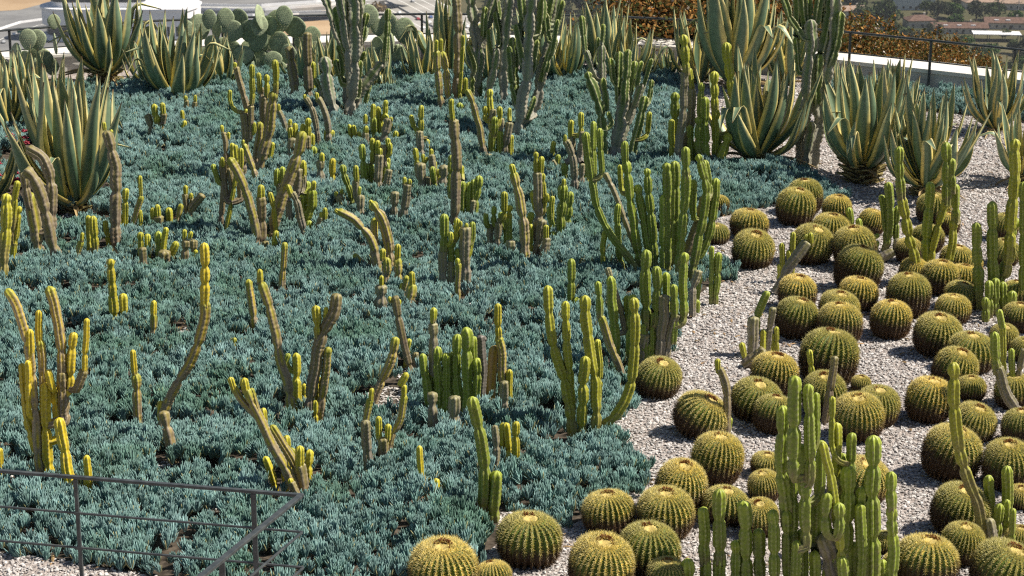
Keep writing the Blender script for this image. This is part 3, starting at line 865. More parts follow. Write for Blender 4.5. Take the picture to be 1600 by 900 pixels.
# ------------------------------------------------------------------ agaves
def agave_leaf(seed, ph0, ph1, wid, droop=0.0, dead=False):
    rnd = np.random.default_rng(seed)
    ns, nv = 20, 9
    s = np.linspace(0, 1, ns)
    phi = ph0 + (ph1 - ph0) * sm(0, .75, s)
    if droop: phi = phi + droop * sm(.62, .80, s)
    dr = np.sin(phi) / (ns - 1); dz = np.cos(phi) / (ns - 1)
    r = np.concatenate([[0], np.cumsum(dr[:-1])]); z = np.concatenate([[0], np.cumsum(dz[:-1])])
    wprof = np.where(s < .42, .50 + .50 * np.sin(np.clip(s / .42, 0, 1) * np.pi / 2), 1 - np.clip((s - .42) / .58, 0, 1) ** 1.75)
    w = wid * np.maximum(wprof, 0.012)
    v = np.linspace(-1, 1, nv)
    fold = 0.42 * (1 - .35 * s)[:, None] if not dead else .9
    lat = v[None, :] * w[:, None] / 2 * np.cos(fold * np.abs(v)[None, :] * .6) + 0.012 * np.sin(s * rnd.uniform(3, 7) + rnd.uniform(0, 6))[:, None]
    up = fold * np.abs(v)[None, :] ** 1.6 * w[:, None] / 2
    th = (0.016 * (1 - .6 * s) + .002)[:, None] * (1 - v[None, :] ** 2)
    Nr = -np.cos(phi); Nz = np.sin(phi)
    def sheet(off): return np.stack([r[:, None] + Nr[:, None] * off, lat, z[:, None] + Nz[:, None] * off], -1)
    top = sheet(up); bot = sheet(up - th - 0.0015)
    V = np.vstack([top.reshape(-1, 3), bot.reshape(-1, 3)]); n0 = ns * nv
    Q = []
    for i in range(ns - 1):
        for k in range(nv - 1):
            a = i * nv + k
            Q.append((a, a + 1, a + nv + 1, a + nv)); Q.append((n0 + a, n0 + a + nv, n0 + a + nv + 1, n0 + a + 1))
        for k in (0, nv - 1):
            a = i * nv + k; Q.append((a, a + nv, n0 + a + nv, n0 + a) if k == 0 else (a, n0 + a, n0 + a + nv, a + nv))
    green = np.array((0.080, 0.150, 0.085)); green2 = np.array((0.165, 0.235, 0.145)); cream = np.array((0.66, 0.53, 0.15)); cream2 = np.array((0.72, 0.64, 0.32))
    av = np.abs(v)[None, :] + np.zeros((ns, 1))
    edge = .70 + .2 * (vnoise(s[:, None] * 4 + 0 * av, np.sign(v)[None, :] * 3 + 0 * av + seed, 3) - .5)
    mgn = sm(edge - .06, edge + .06, av)[..., None]
    stripe = (np.abs(v[None, :] + 0 * av - rnd.choice([-.25, .25])) < .14)[..., None] * .35 * (rnd.random() < .5)
    g = green + (green2 - green) * sm(.1, .9, s)[:, None, None]
    ccol = cream + (cream2 - cream) * sm(.3, 1, s)[:, None, None]
    c = g * (1 - mgn) + ccol * mgn; c = c * (1 - stripe) + green2 * 1.25 * stripe
    tipb = sm(.955, .985, s)[:, None, None]; c = c * (1 - tipb) + np.array((0.13, 0.06, 0.03)) * tipb
    if dead:
        c = np.array((0.42, 0.31, 0.16)) * (0.8 + .4 * vnoise(s[:, None] * 6 + 0 * av, av * 4, seed))[..., None]
    c = c.reshape(-1, 3); C = np.vstack([c, c])
    return mesh_np('leaf', V, np.array(Q), None, M['agave'], True, C)
R_ = math.radians
LEAFV = []
for k in range(6):
    f = k / 5
    LEAFV.append([agave_leaf(100 + k * 7 + q, R_(8 + 62 * f + q * 4), R_(2 + 20 * f - q * 6), .120 + .024 * q) for q in range(3)])
LEAFD = [agave_leaf(200 + q, R_(38 + 9 * q), R_(12), .14, droop=R_(95 + 20 * q)) for q in range(3)]
LEAFX = [agave_leaf(300 + q, R_(80 + 12 * q), R_(105 + 10 * q), .09, dead=True) for q in range(2)]
def trunk_mesh(seed):
    rnd = np.random.default_rng(seed); V = []; Q = []; C = []
    # short stem studded with cut leaf bases
    def addq(a, c): n0 = len(V); V.extend(a); C.extend([c] * len(a)); return n0
    m, nt = 14, 6
    for j in range(nt):
        for k in range(m):
            an = k / m * 6.2832; r_ = .42 + .1 * math.sin(j / (nt - 1) * 3.1)
            addq([(r_ * math.cos(an), r_ * math.sin(an), j / (nt - 1))], (0.10, 0.07, 0.04))
    for j in range(nt - 1):
        for k in range(m):
            a = j * m + k; b_ = j * m + (k + 1) % m; Q.append((a, b_, b_ + m, a + m))
    for i in range(60):
        an = i * 2.4; zz = (i / 60) * .95 + .02; r0 = .44; out = rnd.uniform(.2, .42); w = rnd.uniform(.12, .17); up = rnd.uniform(.1, .3); h = .07
        d = np.array((math.cos(an), math.sin(an), 0)); t = np.array((-math.sin(an), math.cos(an), 0)); P = d * r0 + np.array((0, 0, zz)); E = d * (r0 + out) + np.array((0, 0, zz + up))
        cc = np.array((0.45, 0.38, 0.17)) * rnd.uniform(.35, 1.1); z_ = np.array((0, 0, h))
        n0 = addq([tuple(P - t * w), tuple(P + t * w), tuple(P + t * w + z_), tuple(P - t * w + z_), tuple(E - t * w * .7), tuple(E + t * w * .7), tuple(E + t * w * .6 + z_ * .6), tuple(E - t * w * .6 + z_ * .6)], tuple(cc))
        Q += [(n0, n0 + 1, n0 + 5, n0 + 4), (n0 + 3, n0 + 7, n0 + 6, n0 + 2), (n0, n0 + 4, n0 + 7, n0 + 3), (n0 + 1, n0 + 2, n0 + 6, n0 + 5), (n0 + 4, n0 + 5, n0 + 6, n0 + 7)]
    return mesh_np('trunk', np.array(V), np.array(Q), None, M['agave_trunk'], False, np.array(C))
TRK = [trunk_mesh(i) for i in range(3)]
def agave(px, py, hpx, n, label, seed, spread=1.0, trunk=0.18, droopn=1, deadn=3):
    rnd = random.Random(seed)
    P = G(px, py); s = mpp(P)
    L = hpx * s / 0.97
    root = empty('agave', P); tag(root, label, 'agave', 'variegated agaves round the garden edge')
    tz = trunk * min(1.0, L / 1.6)
    t = link('trunk', TRK[seed % 3], root); t.scale = (tz * 1.3 + .06, tz * 1.3 + .06, tz + .06); t.location = (0, 0, -.02)
    L = L - tz
    a0 = rnd.uniform(0, 6.28)
    for i in range(n):
        f = i / (n - 1)
        k = min(5, int(f ** .8 * spread * 5.6))
        me = LEAFV[k][rnd.randrange(3)]
        if (i >= n - 1 - droopn and i < n - 1) or (i > 5 and rnd.random() < .07): me = LEAFD[rnd.randrange(3)]
        o_ = link('leaf', me, root)
        sc = L * (rnd.uniform(.74, 1.03) if f < .75 else rnd.uniform(.6, .95))
        o_.scale = (sc, sc * rnd.uniform(.9, 1.15), sc)
        az = a0 + i * 2.39996 + rnd.uniform(-.4, .4)
        o_.rotation_euler = Matrix.Rotation(az, 3, 'Z').to_4x4().to_euler() if False else (Matrix.Rotation(az, 4, 'Z') @ Matrix.Rotation(rnd.gauss(0, .13), 4, 'X') @ Matrix.Rotation(rnd.gauss(0, .10), 4, 'Y') @ Matrix.Rotation(rnd.gauss(0, .35), 4, 'Z')).to_euler()
        rb = 0.05 + .09 * f * L / 1.6
        o_.location = (math.cos(az) * rb, math.sin(az) * rb, tz * (1.0 - .35 * f) + .01)
    for i in range(deadn):
        o_ = link('dry_leaf', LEAFX[i % 2], root); sc = L * rnd.uniform(.3, .5); o_.scale = (sc,) * 3
        az = rnd.uniform(0, 6.28); o_.rotation_euler = (0, 0, az); o_.location = (math.cos(az) * .15, math.sin(az) * .15, tz * .7)
    return root

# ------------------------------------------------------------------ prickly pears
def pad_mesh(seed):
    rnd = np.random.default_rng(seed); nu, nvv = 20, 11
    V = []; Q = []; C = []
    for j in range(nvv):
        t = -math.pi / 2 + math.pi * j / (nvv - 1)
        for i in range(nu):
            p = 2 * math.pi * i / nu
            z = math.sin(t); taper = 1 - .22 * max(0, -z) ** 1.2
            x = math.cos(t) * math.cos(p) * taper; y = math.cos(t) * math.sin(p) * .16
            V.append((x * .5 * (1 + .05 * math.sin(3 * t + seed)), y * .5 + .03 * math.sin(2 * x + seed) * z, .5 + z * .5))
            C.append((0.30 + .03 * z, 0.36 + .03 * z, 0.225 + .01 * z))
    for j in range(nvv - 1):
        for i in range(nu):
            a = j * nu + i; b_ = j * nu + (i + 1) % nu; Q.append((a, b_, b_ + nu, a + nu))
    # areoles: small raised tufts in a lattice on both faces
    for a in range(-4, 5):
        for b_ in range(-4, 5):
            u = a * .115 + (b_ % 2) * .057; w = b_ * .105
            if (u / .46) ** 2 + (w / .46) ** 2 > .95: continue
            for sg in (-1, 1):
                yy = sg * .08 * math.sqrt(max(0, 1 - (u / .5) ** 2 - (w / .5) ** 2)) + .03 * math.sin(2 * u * 2 + seed) * w * 2
                n0 = len(V); e = .015
                V += [(u - e, yy, .5 + w), (u, yy, .5 + w - e), (u + e, yy, .5 + w), (u, yy, .5 + w + e), (u, yy + sg * .022, .5 + w)]
                C += [(0.60, 0.54, 0.36)] * 5
                Q += [(n0, n0 + 1, n0 + 4, n0 + 4), ]
                Q.pop(); T_.extend([(n0, n0 + 1, n0 + 4), (n0 + 1, n0 + 2, n0 + 4), (n0 + 2, n0 + 3, n0 + 4), (n0 + 3, n0, n0 + 4)])
    return np.array(V), np.array(Q), np.array(C)
PADV = []
for q in range(4):
    T_ = []; v_, q_, c_ = pad_mesh(q); PADV.append(mesh_np('pad', v_, q_, np.array(T_), M['pad'], True, c_))
def pear(label, base, pads, seed):
    rnd = random.Random(seed); P0 = G(*base); root = empty('prickly_pear', P0); tag(root, label, 'cactus', 'prickly pears at the back')
    for (x, y, w, h) in pads:
        Y0 = P0.y + rnd.uniform(-.25, .35)
        w *= 1.25; h *= 1.22; c = atY(x, y + h / 2, Y0); s = mpp(c)
        o_ = link('pad', PADV[rnd.randrange(4)], root)
        yaw = 0.0 if w > .7 * h else 1.0
        W_ = (w if w > .7 * h else h * .9) * s
        o_.scale = (W_, W_ * .9, h * s); o_.location = c - P0
        o_.rotation_euler = (rnd.uniform(-.25, .1), rnd.uniform(-.25, .25), yaw * rnd.choice((-1, 1)) + rnd.uniform(-.35, .35))
    # lower pads down to the bed
    xs = [p[0] for p in pads]
    for k in range(max(8, len(pads))):
        x = rnd.uniform(min(xs), max(xs)); c = G(x, base[1] + rnd.uniform(-2, 3)); o_ = link('pad', PADV[rnd.randrange(4)], root)
        hh = rnd.uniform(.3, .45); o_.scale = (hh * .8, hh * .7, hh); o_.location = c - P0 + Vector((0, 0, rnd.choice((-.03, .12, .28)))); o_.rotation_euler = (rnd.uniform(-.2, .2), rnd.uniform(-.3, .3), rnd.uniform(-.8, .8))
    return root

# ------------------------------------------------------------------ small red rosettes
def red_plant(px, py, wpx, label, seed):
    rnd = random.Random(seed); P = G(px, py); root = empty('red_succulent', P); tag(root, label, 'plant', 'red rosettes by the agaves')
    w = wpx * mpp(P)
    for k in range(13):
        V = []; Q = []; C = []
        cx, cy, cz = rnd.uniform(-.5, .5) * w, rnd.uniform(-.3, .3) * w, rnd.uniform(.15, .5)
        for i in range(16):
            an = i * 2.4; f = i / 16; L = rnd.uniform(.07, .11) * (1.1 - .4 * f); inc = R_(75 - 60 * f)
            d = Vector((math.cos(an) * math.sin(inc), math.sin(an) * math.sin(inc), math.cos(inc))); t = Vector((-math.sin(an), math.cos(an), 0)); c = Vector((cx, cy, cz)); n0 = len(V); u_ = d.cross(t) * .008
            V += [tuple(c), tuple(c + d * L * .6 - t * .028), tuple(c + d * L), tuple(c + d * L * .6 + t * .028), tuple(c + d * L * .6 + u_ * 1.5), tuple(c + d * L * .6 - u_)]
            cc = rnd.choice([(0.30, 0.025, 0.045), (0.20, 0.015, 0.03), (0.42, 0.06, 0.09)]); C += [cc] * 6
            Q += [(n0, n0 + 1, n0 + 4), (n0 + 1, n0 + 2, n0 + 4), (n0 + 2, n0 + 3, n0 + 4), (n0 + 3, n0, n0 + 4), (n0, n0 + 5, n0 + 1), (n0 + 1, n0 + 5, n0 + 2), (n0 + 2, n0 + 5, n0 + 3), (n0 + 3, n0 + 5, n0)]
        link('rosette', mesh_np('rosette', np.array(V), None, np.array(Q), M['red_leaf'], True, np.array(C)), root)
    m = MB()
    for k in range(5): m.tube([(rnd.uniform(-.3, .3) * w, rnd.uniform(-.2, .2) * w, -.02), (rnd.uniform(-.4, .4) * w, rnd.uniform(-.25, .25) * w, .2)], .012, 5)
    m.build('stems', M['trunk'], root)

# ------------------------------------------------------------------ the column cacti of the photograph (foot to tip)
clump('yellow-ribbed columns at the left edge above the bare brown arching stems', """h15 3,440 8,380 10,340 11,302; y9 22,393 26,360 31,322; h9 18,375 22,330 25,300 27,282""", .3)
clump('bare brown column cactus whose stems arch over to the left', """b17 91,417 73,345 62,305 50,277 38,266; b16 79,350 80,292 71,252 42,231; t19 60,392 53,335 47,300; b12 45,320 40,288 36,268""", .3)
clump('tall bare brown post with yellow shoots beside the big left agave', """b15 182,382 181,320 181,285 179,255 172,222 166,204; +y6 163,200 162,190; +y5 174,207 174,202;
 y9 196,346 196,322 197,294; y9 187,370 183,331; y9 191,362 192,335; y7 197,366 197,350; t8 205,362 213,335 221,305; +y6 220,302 219,274; y6 220,344 218,327; y8 170,380 166,362 164,344; y6 172,378 172,364""", .2)
clump('short brown stem and yellow-green stub pair below the bare brown post', """t9 115,413 121,395 127,376; +y6 128,374 129,363; b12 147,405 145,386; +y11 149,386 147,360 145,337; y9 139,372 138,336""", .3)
clump('three stubby yellow columns standing alone left of the curved yellow stem', """y13 178,509 177,480 175,458; +y12 176,458 174,430 173,404; y12 194,503 193,458""", .5)
clump('wide low clump of green stubs left of the curved yellow stem', """y9 220,386 219,362; b10 226,424 222,386; y8 231,396 230,365; g11 250,402 248,380 247,361; y9 256,378 260,355; y10 264,406 270,392 276,377; b16 257,412 257,390; b11 290,416 290,374; +y7 288,371 288,358; +y6 297,370 299,361; b10 302,400 302,374; y7 303,402 307,390; y6 233,400 234,396; y7 224,408 226,404""", .2)
clump('tall curved yellow stem rising from a brown stump', """b16 268,706 262,675 256,642; t14 258,640 275,602 296,568 312,530 320,492 321,468; +y13 320,472 320,425 319,379; y9 251,640 251,626""", .9)
clump('low brown cut stems with green knobs above the wide low clump', """b14 250,362 247,336; +y8 239,338 239,324; +y8 247,336 246,319; y10 266,352 262,324; t9 275,358 279,338 284,318; b10 286,356 300,326 317,303; b9 294,342 303,310; b8 292,326 289,302; +y7 290,301 290,289; +y6 298,308 299,301""", .2)
clump('pair of tiny yellow shoots in the groundcover right of the big left agave', """y7 212,248 211,236; y6 204,247 204,241""", .2)
clump('small grey stump pair with yellow tips in front of the second agave', """b10 240,220 236,200 230,178; b8 252,219 251,190; +y9 245,188 244,178; +y9 242,178 241,162; +b9 255,188 256,176; +y8 255,175 254,160; y6 236,222 234,214""", .2)
clump('curved yellow shoot lying beside the small grey stump pair', """y7 270,214 283,207 289,188; y6 285,183 285,172""", .4)
clump('thin grey stub with yellow tip at the foot of the second agave, left', """b7 291,181 291,156; +y5 290,154 290,149""", .2)
clump('thin grey stub with yellow tip at the foot of the second agave, right', """b7 304,179 305,158; +y5 305,156 305,148""", .2)
clump('tight yellow-green clump with tan arching stem at its right', """b8 353,232 349,206; +y5 347,203 346,195; +y5 357,215 357,206; y8 363,252 363,223; y7 370,264 368,226; y7 377,264 376,231; b10 352,302 348,250; b9 362,302 358,262; g8 338,276 333,256; t13 400,385 398,350 388,315 374,274 358,246; b10 376,306 372,272; y6 347,250 346,245""", .2)
clump('dark leaning stems with bright tips behind the tight yellow-green clump', """b10 384,224 381,176; b9 391,212 392,164; b9 387,172 378,140 368,104; +y5 367,104 367,97; y8 394,140 393,100; y6 360,158 359,140; t9 402,288 391,250 381,224; +y5 380,223 380,218; y6 383,182 385,170; y6 397,205 396,190""", .1)
clump('tall tan columns crowned with yellow fingers in the upper left', """t14 404,268 412,235 420,200 425,168 429,142; +y9 431,140 432,118 430,93; b12 405,255 411,200 411,150; +y8 417,148 416,116; +y7 406,142 404,113; b8 410,172 409,136; y7 421,232 420,218; t11 398,265 404,220 407,190; g9 420,250 426,225; y7 424,235 427,222""", .15)
clump('single dark brown post left of the grey-ribbed tall cactus', """b13 463,156 457,105 451,72""")
clump('straight dark post nearest left of the grey-ribbed tall cactus', """b13 483,156 481,100 481,50; y9 489,124 488,96""")
clump('dark ribbed stem with green side blade at the foot of the grey tall cactus', """K17 523,184 513,135 507,88; G9 508,168 500,140 492,122; K9 500,180 497,140""")
clump('four thin grey stems bending left with yellow tips', """k8 497,224 492,190 485,165 477,152; +y5 477,154 475,147; k9 514,228 512,192 504,166 496,152; +y6 496,156 494,144; y10 512,226 513,200; y7 519,218 520,203; k8 449,216 443,188 436,172; +y5 436,174 435,162""", .2)
clump('low fan of yellow fingers on grey stumps above the pale bottle-shaped stem', """k12 456,250 457,215; y8 455,216 453,198; y8 462,213 461,192; k12 470,240 472,206; y7 473,203 473,193; y9 481,212 481,184; y8 487,220 487,208; b9 481,252 480,212; g11 487,254 490,228; y6 477,205 478,196; y6 453,192 454,186""", .15)
clump('pale bottle-shaped tan stem leaning right above green side shoots', """t15 427,368 431,340 440,312 449,288 459,256 470,225 474,205; k14 465,300 466,262; y9 474,272 473,250; k8 474,292 474,273; k10 438,302 434,284; +g10 433,284 433,263; +g9 441,284 441,260; g13 473,334 472,303; g14 478,338 486,320 489,294; +y7 490,292 490,282; k10 476,372 470,345 464,318 455,300; +y8 455,304 449,288; g10 481,362 484,344; g9 480,292 480,283; k9 452,345 451,312""", .2)
clump('small stub pair right of the pale bottle-shaped stem', """k9 496,362 502,338; +y7 503,340 502,331; +y7 508,338 508,324; g9 503,366 503,354; y6 494,367 494,363""", .1)
clump('brown thick post with green cap left of the pale bottle-shaped stem', """b14 409,378 409,338 407,306; +y11 408,306 408,288; t10 402,372 397,335; b8 430,390 430,379; +y10 430,380 431,360; y7 417,374 417,365; y7 427,322 421,300; b9 416,388 414,376; y6 407,388 407,383""", .2)
clump('squat brown stump with yellow cap in the upper middle groundcover', """k12 502,286 500,250; +y7 503,251 503,238""", .2)
clump('lone short yellow finger right of the squat brown stump', """y9 520,282 520,264 520,247""", .6)
clump('lone slim tan-yellow column left of the curving two-armed stem', """t10 440,454 442,425 445,378""", .9)
clump('dense upper clump of yellow fingers around broken grey stems', """y6 547,207 545,194; y6 554,209 552,195; y6 562,213 561,205; k10 570,224 570,206; +y7 572,206 572,196; +y6 571,190 571,178; g11 586,218 585,182; +y8 583,182 583,162; y7 592,188 591,166; y7 601,180 603,156; y8 597,208 595,187; k11 598,228 603,205 607,184; +y5 611,186 611,182; y8 617,224 618,204; y7 608,190 600,178""", .1)
clump('lower middle clump of green fingers below the dense upper clump', """g10 569,262 567,245 565,225; y8 582,242 582,215; y8 590,238 590,219; k10 599,252 600,226; +y7 606,226 606,215; y8 608,240 608,222; g12 573,288 573,255; g9 580,272 580,255; k12 591,294 592,240; +y7 594,241 594,231; y7 606,256 606,246; g11 601,284 602,268 603,252; k9 602,304 605,282 608,264; y6 594,300 594,296""", .1)
clump('thin green bent shoot beside two grey stumps with tiny tips', """g9 551,326 548,302 540,280 535,257; k10 557,328 556,282; +y8 557,280 556,258; k12 564,338 564,304; +y5 561,303 562,291; k11 535,328 530,304; +y5 534,301 534,295; +y5 525,304 525,299; y5 550,302 550,294""", .1)
clump('two bare grey stumps side by side in the middle groundcover', """k11 615,342 617,299; k12 629,348 633,315 636,286; +y6 632,285 632,276; +y6 640,285 640,279; g8 635,343 634,331""", .1)
clump('two-pronged yellow fork on a grey post in the upper middle', """k11 660,248 657,225 656,204; y7 651,203 646,196 642,179; y8 658,204 658,184 658,164; y7 668,232 667,217""", .15)
clump('broken grey stumps with green knobs below the two-pronged fork', """y8 651,254 648,231; y6 662,252 661,240; y6 674,242 674,232; k10 676,262 674,241; k14 658,302 657,254; g9 682,302 678,282 675,260; y6 685,272 684,264; k13 690,304 693,258; k9 668,302 668,276; y5 666,250 667,245; y5 680,258 680,253""", .1)
clump('very tall slender tan post in the centre with green stubs at right', """b14 710,360 711,300 711,276 713,252 711,215 708,186; +y8 707,184 706,170 705,154; g8 703,302 704,270 705,242; y7 722,272 722,258; g10 720,336 723,282; g10 732,334 733,284; g8 741,322 740,280; g11 744,312 748,292 749,274; k8 738,334 740,312""", .1)
clump('green stubs round a dark brown cut stump in the centre', """g12 693,392 694,360 694,334; k12 692,420 692,392; y9 714,363 715,341; y7 705,376 704,362; g9 708,380 710,363; k15 728,412 726,354; +y5 720,352 720,345; +y5 729,354 729,348; g9 738,372 739,346; y6 736,388 737,378; g10 705,408 705,378; g9 717,406 714,388; k9 704,422 704,408; t9 715,466 715,435 715,410; +y7 715,410 715,403""", .1)
clump('tan double stem beside a tall brown pole at the top middle', """t10 690,174 685,125 682,78; +y5 682,77 682,62; t10 703,164 697,112 690,80; +y6 689,78 689,60; b14 713,166 715,110 716,55 712,-5; y6 723,66 723,55; y7 727,140 727,121; g8 718,152 718,130; g10 717,180 719,160""", .15)
clump('tan arc leaning left over a cluster of green fingers near the top middle', """t10 758,250 750,205 740,165 728,139; y9 766,168 766,139; y9 758,180 758,165; g11 772,204 772,182; k9 770,180 770,170; y8 781,185 781,166; k9 783,198 783,184; g11 769,238 770,205; g11 782,234 782,203; k11 789,234 793,212 797,190; y6 796,182 796,168; y9 797,244 799,210; k8 765,256 764,240""", .15)
clump('tan forked columns with many green fingers left of the broad double column', """t13 820,410 820,362 812,312 803,268; +y8 803,272 799,256; k15 842,354 842,305 840,268; +y8 838,267 837,237; +y8 846,267 846,244; y8 850,322 848,270; y10 837,322 832,297; g10 826,352 831,331; y7 830,378 830,350; k13 839,392 848,342; k12 850,402 854,370; +y8 853,372 853,351; y6 855,312 855,302""", .1)
clump('low spread of green fingers in front of the tan forked columns', """g8 760,350 758,333; g8 772,347 772,322; k10 766,364 767,350; k10 778,364 778,346; y9 788,332 788,299; g9 785,352 784,331; y9 795,342 796,320; g12 793,374 793,338; k14 798,410 798,374""", .1)
clump('broad green double column with small side arms in the middle', """g14 874,374 877,335 880,287; +y7 881,288 881,279; g9 864,356 860,340 859,322; g11 887,346 890,325 892,299; y7 862,327 863,306; g8 864,376 864,361""", .05)
clump('grey stem trio with yellow caps at the upper right of the groundcover', """k10 894,232 893,212; +y8 892,213 892,187; y8 908,208 908,175; g8 917,224 916,208; k11 898,298 896,258 890,232 884,219; +y5 883,219 883,210; k9 908,288 909,255; g9 882,272 883,254; k9 906,240 910,205""", .1)
clump('small curled yellow shoots left of the grey stem trio', """k6 870,262 863,250; y7 862,250 864,232 866,220; g8 871,258 873,241""", .1)
clump('large green column clump spreading at the groundcover edge', """g11 990,414 972,390 950,360 932,320 927,290 922,262 917,228 915,206; g9 928,280 927,230 927,189; g9 941,266 938,232 936,200; k8 963,308 945,270; g13 998,400 990,350 983,296 977,250; +g10 977,250 976,220; g11 1014,404 1011,380 1006,340 999,308 996,288; g12 1020,384 1016,330 1010,263; g13 1042,404 1043,330 1041,254; g12 1037,404 1037,304; g14 1055,394 1055,320 1055,251; g13 1064,384 1069,330 1072,270; +g12 1072,272 1071,229; g10 1083,334 1083,280; g12 1104,304 1096,265 1090,241; g11 1109,296 1101,250; b15 1074,392 1090,350 1103,306; g12 1078,414 1098,392 1112,354 1117,305 1119,278; g9 965,374 965,318; y8 971,296 968,257; y8 945,428 942,396 945,360""", .0, ground=(1035, 430))
clump('lone green column with low side knob left of the large green clump', """g11 892,480 893,440 893,404; g12 899,484 904,464""", .15)
clump('thick lower green columns where the groundcover meets the gravel', """g14 1010,505 1009,450 1009,390; g13 1026,500 1027,450 1026,416; k16 1030,552 1035,505 1038,460; g13 1068,492 1067,440 1070,394; g12 1053,486 1052,444; g10 1021,522 1022,488; k14 1040,558 1050,512 1058,488; +g12 1052,530 1055,496; g12 1013,560 1013,534; g14 962,560 958,490 953,431; t11 971,586 952,535 943,508 937,492; +g10 937,492 936,465 934,439; k9 976,514 965,470 948,418; g9 980,508 980,461; g14 985,552 988,500 990,460; g10 1007,530 1006,505; k13 1003,560 1008,520; g11 1041,480 1041,425""", .0)
clump('slim grey stem with tiny green arms at the gravel edge', """k11 1082,494 1083,455 1092,422; g8 1090,460 1094,428; g8 1089,486 1090,468; g7 1112,432 1112,384; g10 1121,430 1124,394""", .0)
clump('candelabra of long yellow-green arms at the groundcover edge', """y15 895,674 886,612 869,556 858,500 855,446; y12 893,672 891,600 886,540 884,470; y15 931,674 931,610 923,560 916,512 914,461; y14 910,674 911,612 914,556; y10 935,600 936,566 933,530; y15 940,670 966,642 984,604 990,556 992,510 990,465""", .12)
clump('big golden-yellow clump of ribbed columns behind the corner railing', """t13 60,700 53,620 46,556 36,508 22,472 9,451; y12 47,548 46,514; t12 69,620 66,565 62,530; +y10 61,532 60,484; t15 101,650 97,590 93,520 86,478 76,447; b14 99,660 96,580; y12 109,608 112,560 115,519; b12 122,604 131,577; +y9 132,578 134,535 136,497; y10 41,645 37,605 34,567; y9 45,645 44,605 43,563; y16 74,704 70,650 70,598; y14 92,680 88,645 86,609; y11 82,606 74,577; y14 63,728 53,686 42,652; y16 113,764 101,706 92,652; y13 138,772 138,742; +y11 138,742 135,711; b15 68,704 66,650; b9 124,772 116,748""", .95)
clump('yellow sliver of a column at the left edge beside bare gravel', """y8 1,730 0,700""", 1.0)
clump('yellow column with a necked cap left of the curved yellow stem stump', """t13 216,652 214,615 212,583; +y9 210,580 208,562 207,546""", .9)
clump('short yellow post with round cap in the left groundcover', """t10 239,528 240,489; +y9 240,489 240,469""", .8)
clump('tiny tan peg standing alone in the left groundcover', """t7 365,556 366,527""", .5)
clump('single yellow-ribbed column left of the tall tan leaning pair', """t11 398,520 394,476 388,436""", .9)
clump('tall tan leaning pair with yellow shoots between them', """t14 456,652 448,595 437,560 430,520 420,478 408,440; +y9 406,438 406,420; g9 447,566 452,552; y12 464,624 463,580 463,551; y11 466,640 465,592; y7 475,622 475,599; b16 482,652 490,592 499,535 510,508 523,486 527,458; +y12 497,522 495,500 493,477; +y6 508,498 510,479; t12 500,650 507,595 514,542; y10 497,644 497,588; y8 493,654 492,624""", .45)
clump('fan of thick tan stems leaning left by the railing corner', """t14 462,768 444,728 424,694 408,660 394,630 385,606; +y11 384,608 381,590; +t10 402,652 377,626 363,602; +y9 364,604 359,589; +t9 404,648 396,622 392,606; t12 472,760 458,722 440,692 424,664; +y10 414,664 411,637; t11 476,752 466,722 452,700; y11 450,708 448,680; b16 476,766 468,724; +y13 468,726 468,696; y11 482,740 485,702; y11 428,756 420,730 413,713; b10 466,774 454,752; +y8 454,754 453,747; y9 446,752 444,736""", .5)
clump('short dark stems with a curving tan arm right of the tan fan', """k13 576,738 573,695 570,656; t10 571,662 578,622; +y8 580,620 581,606; +y7 573,655 572,638; b14 600,714 599,682; +y9 592,682 591,650; +y9 606,682 607,662; t10 612,684 626,655 632,616; +y8 631,616 631,600; +y10 628,598 636,582""", .35)
clump('leaning tan spike beside a bare gravel patch', """t12 588,616 604,580 614,552 618,526""", .7)
clump('thin bare brown stem leaning left with green bud at mid height', """b11 642,584 632,540 624,500 617,462; +y6 610,470 608,463; +y6 623,475 624,467; y8 637,543 640,529; b9 650,568 649,550""", .2)
clump('curving two-armed tan stem with drooping left arm', """t12 591,430 586,396 576,370 556,346 540,336 526,329; +y7 528,331 523,327; +y6 550,344 551,336; t14 608,396 603,362 593,334 579,315; +y6 580,318 578,312; t11 584,400 585,340; t12 604,442 604,402; +y9 598,402 598,388; t12 622,442 621,402; +y9 621,400 621,381; t8 580,424 562,406 552,397; y7 638,426 639,410""", .4)
clump('dark knobbly stump with green-tipped arms below the two-armed stem', """k17 595,484 594,444; +y7 596,446 596,430; +y5 599,454 599,447; t15 637,476 645,442; +y9 644,442 643,424; t8 629,460 636,430; +y7 628,456 628,442""", .3)
clump('bright green bunch of blunt columns around grey stems in the middle', """k13 676,575 677,530 676,504; +y8 676,500 676,496; +y10 677,496 678,480; k14 676,668 675,612; g12 666,600 662,575 661,552; g14 684,612 683,575 682,541; g13 674,622 672,577; k17 710,674 710,618; g13 697,620 697,551; g12 706,620 705,550; g14 715,622 714,575 715,522; g16 730,612 730,560 728,511; g11 741,570 740,525; g12 744,624 746,590 744,559; g11 733,624 733,594; g10 690,645 690,631""", .0)
clump('dead grey withered stem between the green bunch and the orange-brown stem', """d12 752,632 754,575 750,524; d8 753,535 760,528""")
clump('orange-brown dying stem with a pale jointed column beside it', """o14 767,618 770,575 774,540; t12 785,592 784,550 779,524; +y10 779,524 778,500 777,474; y9 796,598 796,577; k12 788,655 787,595""", .5)
clump('tall bright green column with one short thick side column', """g17 755,794 757,738 751,690 744,650 737,619; g18 772,796 773,765 776,735""", .1)
clump('yellow-brown fingered clump right of the tall bright green column', """k10 773,742 775,700 773,664; y9 783,728 782,704; y10 793,728 792,705; y12 795,748 794,728; y10 796,706 790,660; y11 806,728 806,658; y10 785,700 785,660""", .5)
clump('small yellow stub with a nub beside it in the lower middle', """b10 666,770 658,742; +y9 658,742 656,716 655,696; y10 680,780 681,762 681,747""", .7)
gc = 'column cacti on the gravel'
